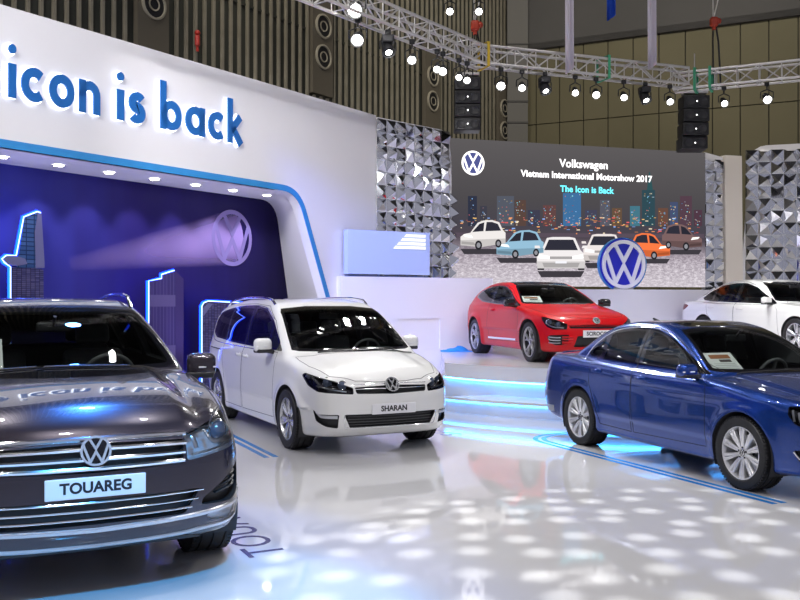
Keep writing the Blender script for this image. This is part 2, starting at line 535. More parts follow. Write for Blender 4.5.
    def path(s, pts, n=6, closed=False, smooth=True):
        p = catmull(pts, n, closed) if smooth else np.array(pts, float)
        p = s.S.proj(p); return [Vector(q) for q in p], [Vector(q) for q in s.S.grad(p)]
    def strip(s, mb, pts, w, h, n=6, flat=False, lift=0., closed=False, mi=0, smooth=True):
        p, nr = s.path(pts, n, closed, smooth); mb.sweep(p, nr, w, h, 8, mi, flat, closed, lift)
    def poly3(s, pts, th):
        """rough 3D outline -> projected on the shell -> 2D outline in the th projection"""
        P = s.S.proj(np.array(pts, float)); t = math.radians(th)
        return [(-p[0]*math.sin(t)+p[1]*math.cos(t), p[2]) for p in P]

# ------------------------------------------------------------------ wheels
def make_wheel(parent, loc, R, rr, wd, side, style, cap=True):
    """side +1: outer face towards +y"""
    sy = side; w = wd
    rim = MB()
    N = 48
    # barrel and lip
    dark = 1
    rim.lathe([(rr*1.0, w*.5-.012), (rr*1.0, w*.5-.002), (rr*.965, w*.5-.002), (rr*.93, w*.5-.03)], (0, 0, 0), (0, sy, 0), N)
    rim.lathe([(rr*.93, w*.5-.03), (rr*.90, 0), (rr*.9, -w*.45)], (0, 0, 0), (0, sy, 0), N, dark if style['t'] == 'y' else 0)
    rim.lathe([(.0, -w*.1), (rr*.9, -w*.1)], (0, 0, 0), (0, sy, 0), 24, dark)
    yh = style.get('yh', w*.5-.03); yl = w*.5-.012
    n = style['n']
    def spoke(a, w0, w1, r0, r1, lean=0., th=.03, mi=0):
        ca, sa = math.cos(a), math.sin(a); vs = []
        K = 5
        for i in range(K):
            t = i/(K-1); r = r0+(r1-r0)*t; ww = (w0+(w1-w0)*t)/2; y = yh+(yl-yh)*t**1.5+.008*math.sin(t*PI)
            ln = lean*t
            for u, d in ((-1., 0), (-.55, .009), (.55, .009), (1., 0), (.8, -th), (-.8, -th)):
                q = u*ww+ln
                vs.append(((r*ca-q*sa), sy*(y+d-.009), (r*sa+q*ca)))
        fs = []
        for i in range(K-1):
            for k in range(6): l = (k+1) % 6; fs.append((i*6+k, i*6+l, (i+1)*6+l, (i+1)*6+k))
        rim.add(vs, fs, mi)
    for i in range(n):
        a = 2*PI*i/n+PI/2
        if style['t'] == 'twin':
            for q in (-1, 1): spoke(a+q*style['d'], style['w0'], style['w1'], rr*.2, rr*.95, q*style.get('lean', 0))
        elif style['t'] == 'y':
            spoke(a, style['w0'], style['w0']*.9, rr*.18, rr*.55)
            for q in (-1, 1): spoke(a+q*.02, style['w1'], style['w1'], rr*.5, rr*.95, q*style['lean'], mi=0)
        else: spoke(a, style['w0'], style['w1'], rr*.2, rr*.95)
    rim.lathe([(0, yh+.004), (rr*.17, yh+.004), (rr*.25, yh-.006), (rr*.27, yh-.05)], (0, 0, 0), (0, sy, 0), 24)
    for i in range(5):
        a = 2*PI*i/5+.3
        p = (rr*.2*math.cos(a), sy*(yh-.0), rr*.2*math.sin(a)); q = (p[0], sy*(yh+.006), p[2])
        rim.cyl(p, q, .009, 8, dark)
    o = rim.build('wheel', [style.get('mat', ALLOY), style.get('dark', BLACKPL)], parent, True, 30, loc)
    ty = MB(); s2 = w*.5
    prof = [(rr*.985, s2-.03), (rr*1.0, s2-.004), (rr*1.05, s2+.008), (rr+(R-rr)*.45, s2+.012), (rr+(R-rr)*.8, s2+.004), (R-.008, s2-.016), (R, s2-.034)]
    g = []
    for yy in (.26, -.02, -.3):
        g += [(R, w*(yy+.03)), (R-.008, w*(yy+.025)), (R-.008, w*(yy-.025)), (R, w*(yy-.03))]
    prof += [q for q in g if q[1] < s2-.036]+[(R, -s2+.034), (R-.008, -s2+.016), (rr+(R-rr)*.45, -s2-.012), (rr, -s2+.004)]
    ty.lathe(prof, (0, 0, 0), (0, sy, 0), 64)
    # tread blocks: shallow cross cuts drawn as thin ribs on the shoulders
    for i in range(64):
        a = 2*PI*i/64; ca, sa = math.cos(a), math.sin(a)
        for yy in (.40, -.40):
            ty.box(((R-.006)*ca, sy*w*yy, (R-.006)*sa), (.016, .04, R*.055), 0, Matrix.Rotation(-a, 3, 'Y'))
    ty.build('tyre', RUBBER, o, True, 30)
    bd = MB(); bd.lathe([(rr*.2, -.01), (rr*.66, -.01), (rr*.66, -.03), (rr*.2, -.03)], (0, 0, 0), (0, sy, 0), 36, closed=True)
    bd.build('brake_disc', SATIN, o)
    if cap:
        hc = MB(); hc.lathe([(0, yh+.012), (rr*.13, yh+.011), (rr*.145, yh+.004)], (0, 0, 0), (0, sy, 0), 24)
        emblem(hc, rr*.13, ((0, sy*(yh+.011), 0), (-sy, 0, 0), (0, 0, 1), (0, sy, 0)), .003, 1, 20)
        hc.build('hub_cap', [BLACKGLOSS, CHROME], o)
    return o

def make_seat(parent, x, y, z, w=.5, name='seat'):
    s = MB(); s.rbox((x, y, z), (.52, w, .18), .07)
    M = Matrix.Rotation(math.radians(-16), 3, 'Y')
    s.rbox((x-.33, y, z+.33), (.16, w*.96, .64), .07, 0, M)
    o = s.build(name, SEAT, parent)
    h = MB(); h.rbox((x-.44, y, z+.76), (.10, .27, .17), .045, 0, M)
    h.cyl((x-.42, y-.06, z+.60), (x-.44, y-.06, z+.72), .007, 8); h.cyl((x-.42, y+.06, z+.60), (x-.44, y+.06, z+.72), .007, 8)
    h.build('headrest', SEAT, o)
    return o

def door_mirror(parent, c, side, paintm, x, y, z, w=.20, h=.15, ind=True, lower=None):
    """shell with stalk, back glass and an indicator line"""
    m = MB()
    # housing: rounded shell, thicker to the outside
    m.rbox((x, side*(y+w*.42), z), (.13, w*1.05, h), .058, 0, Matrix.Rotation(side*math.radians(-12), 3, 'Z'), 4)
    o = m.build('door_mirror', paintm, parent, True, 60)
    g = MB(); g.box((x-.066, side*(y+w*.42), z), (.006, w*.86, h*.76), 0, Matrix.Rotation(side*math.radians(-12), 3, 'Z'))
    g.build('mirror_glass', MIRRORG, o)
    k = MB(); k.cyl((x+.0, side*(y-.08), z-h*.52), (x, side*(y+w*.32), z-h*.34), .026, 10)
    k.rbox((x, side*(y+w*.40), z-h*.38), (.135, w*.92, h*.26), .016, 0, Matrix.Rotation(side*math.radians(-12), 3, 'Z'))
    k.build('mirror_foot', lower or BLACKPL, o)
    if ind:
        q = MB(); q.sweep([(x+.066+.0*i, side*(y+w*(.25+.62*i/5)), z-h*.06) for i in range(6)], [(1, 0, 0)]*6, .012, .01)
        q.build('indicator', PLATE, o)
    return o

# ------------------------------------------------------------------ generic car
def resamp(pts, d=.035, closed=True):
    out = []; n = len(pts)
    for i in range(n if closed else n-1):
        a = np.array(pts[i], float); b = np.array(pts[(i+1) % n], float); k = max(1, int(np.linalg.norm(b-a)/d))
        out += [a+(b-a)*j/k for j in range(k)]
    if not closed: out.append(np.array(pts[-1], float))
    return out
def rounded(poly, r, n=4):
    out = []; m = len(poly)
    rr = r if hasattr(r, '__len__') else [r]*m
    for i in range(m):
        p = Vector(poly[i]); a = Vector(poly[i-1])-p; b = Vector(poly[(i+1) % m])-p
        q = min(rr[i], a.length*.45, b.length*.45)
        if q < 1e-4: out.append(tuple(p)); continue
        A = p+a.normalized()*q; Bq = p+b.normalized()*q
        for k in range(n+1):
            t = k/n; out.append(tuple(A*(1-t)**2+p*2*t*(1-t)+Bq*t*t))
    return out
def inset(poly, d):
    L, R = stroke2d([Vector(p) for p in poly], 2*abs(d), True)
    ar = sum(poly[i-1][0]*poly[i][1]-poly[i][0]*poly[i-1][1] for i in range(len(poly)))
    inner = L if ar > 0 else R
    return [tuple(p) for p in inner]
def sidep(poly, sg): return [(-sg*x, z) for x, z in poly]
def mir(half):  # half outline given with y >= 0, from bottom centre to top centre
    return [tuple(p) for p in half]+[(-y, z) for y, z in reversed(half)]

def build_car(c, name, loc, yaw):
    S = Shape(c); B = Body(S, c['res']); wb = c['wb']; hw = c['hw']
    root = empty(name, loc, yaw); P = c['paint']
    for x in (0, -wb):
        for sg in (1, -1):
            ra = c['ra']
            circ = [(x+ra*math.cos(2*PI*i/44), c['rw']+ra*math.sin(2*PI*i/44)) for i in range(44)]
            B.remove(B.region('arch', sidep(circ, sg), sg*90, lambda p, sg=sg: p.y*sg > hw-.36, facing=-2))
    # glass
    w0 = mir(c['ws']); k = B.region('windscreen_surround', w0, 0, lambda p: p.x > c['wsx'] and p.z > c['wsz'], facing=.04)
    B.region('windscreen', rounded(inset(w0, .03), .05), 0, lambda p: p.x > c['wsx'], over=(k,), facing=.04)
    w1 = mir(c['rg']); k = B.region('rear_glass', rounded(w1, .06), 180, lambda p: p.x < c['rgx'], facing=.04)
    glass = ['windscreen', 'rear_glass']
    for sg in (1, -1):
        s = 'left' if sg > 0 else 'right'
        k = B.region('dlo_'+s, sidep(rounded(c['dlo'], c.get('dlor', .05)), sg), sg*90, lambda p, sg=sg: p.y*sg > .3, facing=.25)
        for i, (g, r) in enumerate(c['glass']):
            nm = 'g%d%s' % (i, s); glass.append(nm)
            B.region(nm, sidep(rounded(inset(g, .012), r), sg), sg*90, lambda p, sg=sg: p.y*sg > .3, over=(k,), facing=.25)
    if c.get('sun'):
        B.region('sunroof', rounded(c['sun'], .08), 'top', lambda p: p.z > c['H']-.25)
    # lamps, grilles: (region name, rough 3D outline or 2D, theta, mirrored)
    for nm, pts, th, both in c['cuts']:
        for sg in ((1, -1) if both else (1,)):
            q = [(p[0], p[1]*sg, p[2]) for p in pts]
            po = B.poly3(q, th*sg)
            B.region(nm+('' if not both else ('_l' if sg > 0 else '_r')), rounded(po, c.get('cutr', {}).get(nm, .02)), th*sg,
                     lambda p, sg=sg, th=th, both=both: (p.y*sg > -.0 or not both) and (p.x > -.6 if th < 100 else p.x < -2), facing=.1)
    B.region('hood', c['hood'], 'top', lambda p: p.x > c['wsx']-.3, facing=.12)
    if c.get('lid'): B.region('trunk_lid', c['lid'], 'top', lambda p: p.x < -2.4 and p.z < c['H']-.2, facing=.2)
    for i, d in enumerate(c['doors']):
        for sg in (1, -1):
            B.region('door%d%s' % (i, 'l' if sg > 0 else 'r'), sidep(d, sg), sg*90, lambda p, sg=sg: p.y*sg > .3, facing=.25)
    zb = c['bump']
    B.region('front_bumper', [(-1.2, .1), (1.2, .1), (1.2, zb), (-1.2, zb)], 0, lambda p: p.x > c['ra']+.02, facing=-.2)
    B.region('rear_bumper', [(-1.2, .1), (1.2, .1), (1.2, c['bumpr']), (-1.2, c['bumpr'])], 180, lambda p: p.x < -wb-c['ra']-.02, facing=-.2)
    B.finish(); c['B'] = B
    B.mesh('body_shell', ['body'], P, root)
    for nm in ('hood', 'front_bumper', 'rear_bumper', 'trunk_lid'): B.mesh(nm, [nm], P, root)
    dn = ['front_door', 'rear_door']
    doors = {}
    for i in range(len(c['doors'])):
        for sg in 'lr': doors[i, sg] = B.mesh(dn[i], ['door%d%s' % (i, sg)], P, root)
    B.mesh('windscreen', ['windscreen'], WINDG, root)
    B.mesh('windscreen_surround', ['windscreen_surround'], BLACKGLOSS, root)
    B.mesh('rear_window', ['rear_glass'], c['gmats'][-1], root)
    if c.get('sun'): B.mesh('sunroof', ['sunroof'], BLACKGLOSS, root)
    for s in ('left', 'right'):
        B.mesh('window_surround', ['dlo_'+s], BLACKGLOSS, root)
        for i in range(len(c['glass'])): B.mesh('side_window', ['g%d%s' % (i, s)], c['gmats'][i], root)
    allreg = [n for n in B.names.values() if n not in glass and n != 'arch' and n not in [q[0]+e for q in c['cuts'] for e in ('', '_l', '_r')]]
    B.liner('inner_lining', allreg, glass, DARKIN, root)
    # seams
    sm = MB()
    for d in c['doors']:
        for sg in (1, -1):
            pts = S.sides(resamp(d), sg)
            nr = S.grad(pts); sm.sweep(pts, [Vector(q) for q in nr], c.get('seam', .006), .0012, 4, 0, True, True, .0004)
    hp = S.tops(resamp(c['hood']))
    sm.sweep(hp, [Vector(q) for q in S.grad(hp)], c.get('seam', .006), .0012, 4, 0, True, True, .0004)
    sm.build('panel_seams', SEAM, root, False)
    # wheel housings
    for x in (0, -wb):
        for sg in (1, -1):
            wl = MB(); ra = c['ra']+.004; z0 = c['rw']; yo = sg*(hw-.035); yi = sg*(hw-.36); n = 28; vs = []; fs = []
            for i in range(n+1):
                t = math.radians(-25)+math.radians(230)*i/n
                for y in (yo, yi): vs.append((x+ra*math.cos(t), y, z0+ra*math.sin(t)))
            for i in range(n): fs.append((2*i, 2*i+1, 2*i+3, 2*i+2))
            k = len(vs); vs.append((x, yi, z0))
            for i in range(n): fs.append((2*i+1, 2*i+3, k))
            wl.add(vs, fs); wl.build('wheel_housing', DARKIN, root, False)
    # wheels
    for x in (0, -wb):
        for sg in (1, -1):
            make_wheel(root, (x, sg*(hw-.025-c['tw']/2), c['rw']), c['rw'], c['rr'], c['tw'], sg, c['wheel'])
    # cabin
    b = c['belt']; xs = c['seatx']
    for y in (.38, -.38): make_seat(root, xs, y, b-.50)
    rs = MB(); rs.rbox((xs-.95, 0, b-.46), (.5, 1.3, .18), .07); rs.rbox((xs-1.25, 0, b-.14), (.16, 1.3, .6), .07, 0, Matrix.Rotation(math.radians(-18), 3, 'Y'))
    ro = rs.build('rear_seat', SEAT, root)
    for y in (-.4, .4):
        h = MB(); h.rbox((xs-1.37, y, b+.24), (.09, .26, .15), .04); h.build('headrest', SEAT, ro)
    da = MB(); xd = c['dashx']
    da.rbox((xd, 0, b-.13), (.52, 2*hw-.42, .22), .08); da.rbox((xd-.05, .38, b+.0), (.26, .42, .10), .045)
    da.rbox((xd-.25, 0, b-.35), (.22, .3, .45), .05)
    da.build('dashboard', GREYPL, root)
    st = MB(); M = Matrix.Rotation(math.radians(-68), 3, 'Y'); c0 = Vector((xd-.36, .38, b-.04))
    st.tube([c0+M @ Vector((.185*math.cos(t), .185*math.sin(t), 0)) for t in [2*PI*i/28 for i in range(28)]], .016, 8, 0, True)
    st.ball(c0, .06, 0, 8, (1, 1, .5), M)
    for t in (0, PI, -PI/2 if 0 else PI*1.5):
        st.cyl(c0, c0+M @ Vector((.18*math.cos(t+PI/2), .18*math.sin(t+PI/2), 0)), .016, 8)
    st.cyl(c0, c0+Vector((.22, 0, -.1)), .03, 8)
    st.build('steering_wheel', GREYPL, root)
    rm = MB(); q = c['rvm']; rm.rbox((q[0], q[1] if len(q) > 2 else 0, q[-1]), (.03, .25, .07), .014); rm.cyl((q[0], 0, q[-1]), (q[0]+.08, 0, q[-1]+.08), .012, 8)
    rm.build('interior_mirror', BLACKPL, root)
    return root, S, B

def plate(root, S, z, text, mat=PLATE, w=.52, h=.112, y=0., rear=False):
    p = S.front(y, z); x = max(S.front(y+a, z+b).x for a in (-.2, 0, .2) for b in (-h/2, h/2))+.006
    m = MB(); m.rbox((x+.006, y, z), (.014, w, h), .006, 0, None, 2)
    o = m.build('number_plate', mat, root)
    if text:
        M = frameM((x+.0135, y, z), (0, 1, 0), (0, 0, 1), (1, 0, 0))
        text_mesh('plate_lettering', text, .080, LETTER, o, M, .0008, .0028, 'CENTER', 1.0)
    return o
def badge(root, S, z, R, y=0., lift=.012, mat=EMBL):
    p = S.front(y, z); n = Vector(S.grad(np.array([p]))[0]); n = Vector((n.x, 0, n.z*.6)).normalized()
    up = (Vector((0, 0, 1))-n*n.z).normalized(); ex = up.cross(n)
    o = p+n*lift
    d = MB(); d.lathe([(0, .0), (R*.98, 0), (R*1.0, -.012), (R*.9, -.05)], o, n, 32); emblem(d, R, (o, ex, up, n), .010, 1)
    return d.build('emblem', [BLACKGLOSS, mat], root)
def handles(root, B, pts, mat, ln=.19):
    for sg in (1, -1):
        for x, z in pts:
            m = MB(); S = B.S
            q = [S.side(x+ln*(t-.5), z, sg) for t in (0, .12, .3, .5, .7, .88, 1)]; nr = [Vector((0, sg, 0))]*7
            q = [p+Vector((0, sg*h, 0)) for p, h in zip(q, (.002, .02, .034, .037, .034, .02, .002))]
            m.sweep(q, nr, .034, .016, 8)
            m.ball(S.side(x, z, sg)+Vector((0, -sg*.004, 0)), .05, 0, 8, (1.1, .2, .62))
            m.build('door_handle', mat, root)
def lamp(root, B, nm, lenses, sg, bowl=LAMPIN, vec=(-.06, -.02, 0), cover=LAMPG, drl=None, name='headlight', dark=None):
    s = '_l' if sg > 0 else '_r'
    o = B.recess(name, [nm+s], dark or bowl, root, (vec[0], vec[1]*sg, vec[2]))
    if o is None: return None
    for (x, y, z, r) in lenses:
        m = MB(); p = Vector((x, y*sg, z)); d = Vector((1, .28*sg, 0)).normalized()
        m.lathe([(0, r*.42), (r*.4, r*.36), (r*.7, r*.15), (r*.78, 0)], p, d, 24, 1)
        m.lathe([(r*.78, 0), (r*.92, .008), (r*1.05, .0), (r*1.15, -.05)], p, d, 24, 0)
        m.build('lamp_lens', [CHROME, LENS], o)
    if drl:
        m = MB()
        for pts, w in drl:
            p, nr = B.path([(a, y*sg, z) for a, y, z in pts], 5)
            p = [q-n*.012 for q, n in zip(p, nr)]
            m.sweep(p, nr, w, .012, 8)
        m.build('daytime_light', SATIN, o)
    B.mesh('lamp_cover', [nm+s], cover, o)
    return o

# ------------------------------------------------------------------ the five cars
BOW = [(0, 0), (.3, .012), (.55, .05), (.72, .11), (.84, .2), (.93, .34), (1., .52), (1.1, .8)]
BOWR = [(0, 0), (.4, .012), (.7, .06), (.85, .13), (.94, .22), (1., .36), (1.1, .6)]
def gauss(a, w, k): return lambda x, z: k*np.exp(-((z-a)/w)**2)
def crease(z0, w, k, xa, xb):
    # step under a shoulder line between xa and xb
    return lambda x, z: -k*sstep(z0, z0-w, z)*sstep(z0-6*w, z0-2.5*w, z)*sstep(xa-.25, xa+.1, x)*sstep(xb+.25, xb-.1, x)

SPEC_SUV = dict(
    wb=2.893, hw=.965, H=1.69, xf=.93, xr=-3.87, rw=.375, ra=.425, rr=.245, tw=.265, res=.028, flare=.028,
    nose=[(.2, .70), (.3, .84), (.4, .905), (.55, .925), (.72, .92), (.86, .895), (.95, .83), (1.05, .70)],
    tail=[(.2, -3.55), (.35, -3.75), (.6, -3.85), (.9, -3.84), (1.1, -3.78), (1.3, -3.70)],
    sec=[(.15, .84), (.25, .915), (.40, .935), (.60, .945), (.80, .94), (.95, .925), (1.10, .895), (1.2, .86)],
    wx=[(-3.9, -.13), (-3.3, -.035), (-2.6, -.005), (-1.5, .0), (-.2, -.005), (.35, -.02), (.95, -.06)],
    bowf=BOW, bowr=BOWR,
    top=[(-4, 1.15), (-3, 1.17), (-.55, 1.185), (-.2, 1.155), (.2, 1.11), (.5, 1.055), (.72, .995), (.86, .945), (.95, .90)],
    crown=[(-4, .06), (-.5, .055), (.3, .07), (.9, .07)],
    side_fn=(lambda x, z: -.075*sstep(.05, .75, x)*sstep(.70, 1.0, z),),
    hood_fn=lambda x, y: .022*sstep(.62, .50, y)*sstep(-.7, -.4, x)*sstep(1.2, .6, x)-.010*np.exp(-((y-.64)/.05)**2)*sstep(-.7, -.4, x),
    roof=[(-3.95, .9), (-3.80, 1.10), (-3.55, 1.42), (-3.38, 1.56), (-2.9, 1.645), (-2.2, 1.685), (-1.7, 1.68), (-1.35, 1.635), (-1.1, 1.535), (-.45, 1.15), (-.2, 1.0), (.1, .82)],
    gsec=[(.8, .89), (1.05, .865), (1.2, .825), (1.4, .74), (1.6, .64), (1.75, .56)], gx=[(-3.8, -.09), (-3, -.03), (-1.5, 0), (-.4, .01)],
    cv=[(-4, -.14), (-3.2, -.1), (-2.2, 0), (-1.5, .08), (-.5, .14)], rcrown=.055, bot=[(-4, .42), (-3.3, .30), (-2.9, .26), (0, .25), (.5, .26), (.95, .27)],
    kfw=.11, kt=.09, kg=.085, kf=.03, wsx=-1.7, wsz=1.0, rgx=-3.3,
    ws=[(.40, 1.165), (.70, 1.175), (.775, 1.195), (.72, 1.35), (.625, 1.545), (.58, 1.582), (.3, 1.605)],
    rg=[(.3, 1.15), (.60, 1.16), (.66, 1.2), (.58, 1.45), (.5, 1.52), (.2, 1.54)],
    dlo=[(-.80, 1.16), (-1.9, 1.17), (-3.0, 1.19), (-3.5, 1.25), (-3.42, 1.40), (-3.15, 1.52), (-2.3, 1.585), (-1.75, 1.575), (-1.35, 1.47)],
    glass=[([(-.95, 1.18), (-1.82, 1.19), (-1.82, 1.56), (-1.70, 1.555), (-1.36, 1.455)], .03), ([(-1.95, 1.19), (-2.75, 1.205), (-2.78, 1.53), (-2.3, 1.57), (-1.95, 1.565)], .03), ([(-2.85, 1.205), (-3.4, 1.26), (-3.36, 1.37), (-3.1, 1.50), (-2.87, 1.525)], .03)],
    gmats=[glassm('clear_side_glass', (.72, .78, .77)), TINTG, TINTG, TINTG],
    hood=[(.845, .45), (.865, .2), (.87, 0), (.865, -.2), (.845, -.45), (.74, -.66), (.45, -.80), (-.2, -.835), (-.50, -.82), (-.44, -.45), (-.42, 0), (-.44, .45), (-.50, .82), (-.2, .835), (.45, .80), (.74, .66)],
    doors=[[(-.60, .42), (-1.86, .40), (-1.88, .9), (-1.88, 1.60), (-1.7, 1.60), (-1.3, 1.5), (-.75, 1.2), (-.62, 1.0)], [(-1.89, .40), (-2.4, .40), (-2.5, .7), (-2.82, .95), (-2.86, 1.2), (-2.83, 1.56), (-2.3, 1.605), (-1.89, 1.605)]],
    bump=.735, bumpr=.75, belt=1.12, seatx=-1.5, dashx=-.72, rvm=(-1.18, 1.46),
    cuts=[('grille', [(.91, -.50, .905), (.92, 0, .915), (.91, .50, .905), (.91, .485, .74), (.92, 0, .725), (.91, -.485, .74)], 0, False),
          ('headlight', [(.86, .50, .745), (.84, .485, .895), (.70, .68, .955), (.50, .80, 1.0), (.40, .84, 1.015), (.42, .88, .93), (.55, .87, .85), (.70, .78, .785)], 40, True),
          ('intake', [(.92, -.60, .585), (.92, .60, .585), (.92, .50, .44), (.92, -.50, .44)], 0, False),
          ('vent', [(.85, .585, .485), (.855, .60, .525), (.70, .78, .655), (.54, .90, .72), (.52, .91, .66), (.54, .91, .53), (.74, .78, .47)], 40, True),
          ('fog', [(.84, .66, .37), (.85, .63, .415), (.60, .88, .455), (.55, .90, .385), (.68, .82, .345)], 40, True)],
    paint=paint('dark_violet_brown_paint', (.034, .026, .036), .55, .25, True),
    wheel=dict(t='twin', n=5, d=.14, w0=.04, w1=.05))

SPEC_VAN = dict(
    wb=2.919, hw=.915, H=1.72, xf=.93, xr=-3.90, rw=.335, ra=.385, rr=.235, tw=.235, res=.028, flare=.018,
    nose=[(.15, .71), (.22, .81), (.32, .895), (.45, .92), (.6, .915), (.72, .89), (.82, .83), (.92, .73)],
    tail=[(.2, -3.7), (.4, -3.86), (.7, -3.9), (1.0, -3.88), (1.3, -3.80)],
    sec=[(.12, .77), (.22, .865), (.40, .885), (.60, .895), (.80, .888), (.95, .875), (1.10, .860), (1.25, .83)],
    wx=[(-3.95, -.10), (-3.3, -.02), (-1.5, .0), (-.2, -.005), (.2, -.015), (.5, -.06), (1, -.13)],
    bowf=BOW, bowr=BOWR,
    top=[(-4, 1.13), (-2, 1.12), (-.4, 1.10), (-.1, 1.085), (.2, 1.035), (.5, .965), (.72, .89), (.86, .82), (.97, .74)],
    crown=[(-4, .06), (-.3, .07), (.3, .09), (.9, .09)],
    hood_fn=lambda x, y: .014*sstep(.60, .46, y)*sstep(-.5, -.2, x)*sstep(1.2, .6, x),
    roof=[(-4.0, .8), (-3.88, 1.10), (-3.74, 1.42), (-3.58, 1.565), (-3.1, 1.645), (-2.3, 1.695), (-1.7, 1.695), (-1.18, 1.655), (-.86, 1.565), (-.50, 1.38), (.0, 1.075), (.25, .90), (.45, .75)],
    gsec=[(.8, .86), (1.05, .838), (1.2, .80), (1.4, .75), (1.6, .665), (1.75, .58)], gx=[(-3.9, -.08), (-3.2, -.02), (-1.5, 0), (-.2, .0)],
    cv=[(-4, -.14), (-3.2, -.1), (-2.2, 0), (-1.5, .1), (-.5, .2)], rcrown=.05, bot=[(-4, .32), (-3.3, .22), (-2.9, .19), (0, .18), (.5, .19), (.95, .2)],
    kfw=.11, kt=.10, kg=.085, kf=.025, wsx=-1.5, wsz=.95, rgx=-3.4,
    ws=[(.40, 1.075), (.68, 1.08), (.755, 1.095), (.725, 1.25), (.655, 1.52), (.62, 1.565), (.3, 1.595)],
    rg=[(.3, 1.12), (.62, 1.13), (.68, 1.17), (.6, 1.45), (.52, 1.52), (.2, 1.54)],
    dlo=[(-.30, 1.075), (-1.2, 1.08), (-2.4, 1.10), (-3.3, 1.135), (-3.62, 1.20), (-3.58, 1.38), (-3.42, 1.50), (-2.6, 1.585), (-1.8, 1.60), (-1.3, 1.565), (-.85, 1.42)],
    glass=[([(-.38, 1.09), (-.80, 1.095), (-.80, 1.375), (-.74, 1.335)], .02), ([(-.86, 1.095), (-1.72, 1.105), (-1.72, 1.58), (-1.33, 1.55), (-.95, 1.43), (-.86, 1.395)], .03), ([(-1.84, 1.105), (-2.72, 1.12), (-2.72, 1.56), (-2.4, 1.575), (-1.84, 1.585)], .03), ([(-2.79, 1.125), (-3.3, 1.155), (-3.54, 1.215), (-3.51, 1.37), (-3.38, 1.48), (-2.79, 1.555)], .03)],
    gmats=[SIDEG, SIDEG, TINTG, TINTG, TINTG], dlor=.06,
    sun=[(-1.45, .42), (-2.5, .42), (-2.5, -.42), (-1.45, -.42)],
    hood=[(.80, .40), (.835, .2), (.845, 0), (.835, -.2), (.80, -.40), (.66, -.64), (.35, -.75), (.10, -.775), (-.03, -.77), (.06, -.45), (.08, 0), (.06, .45), (-.03, .77), (.10, .775), (.35, .75), (.66, .64)],
    doors=[[(-.50, .30), (-1.74, .28), (-1.78, .9), (-1.78, 1.62), (-1.25, 1.595), (-.8, 1.42), (-.45, 1.17), (-.48, .8)], [(-1.79, .28), (-2.5, .28), (-2.56, .6), (-2.74, .85), (-2.76, 1.2), (-2.76, 1.60), (-2.4, 1.615), (-1.79, 1.625)]],
    bump=.665, bumpr=.75, belt=1.05, seatx=-1.35, dashx=-.28, rvm=(-.95, 1.47),
    cuts=[('grille', [(.92, -.44, .785), (.93, 0, .80), (.92, .44, .785), (.92, .42, .682), (.93, 0, .664), (.92, -.42, .682)], 0, False),
          ('headlight', [(.90, .45, .672), (.90, .45, .762), (.76, .62, .83), (.55, .79, .885), (.40, .855, .905), (.36, .88, .86), (.50, .86, .75), (.66, .78, .69)], 40, True),
          ('intake', [(.95, -.58, .455), (.95, .58, .455), (.95, .50, .31), (.95, .3, .295), (.95, -.3, .295), (.95, -.50, .31)], 0, False),
          ('fog', [(.88, .63, .30), (.90, .62, .455), (.70, .83, .46), (.62, .87, .44), (.66, .85, .37), (.78, .76, .32)], 40, True)],
    paint=paint('white_paint', (.82, .82, .80), 0, .3),
    wheel=dict(t='twin', n=7, d=.13, w0=.032, w1=.046))

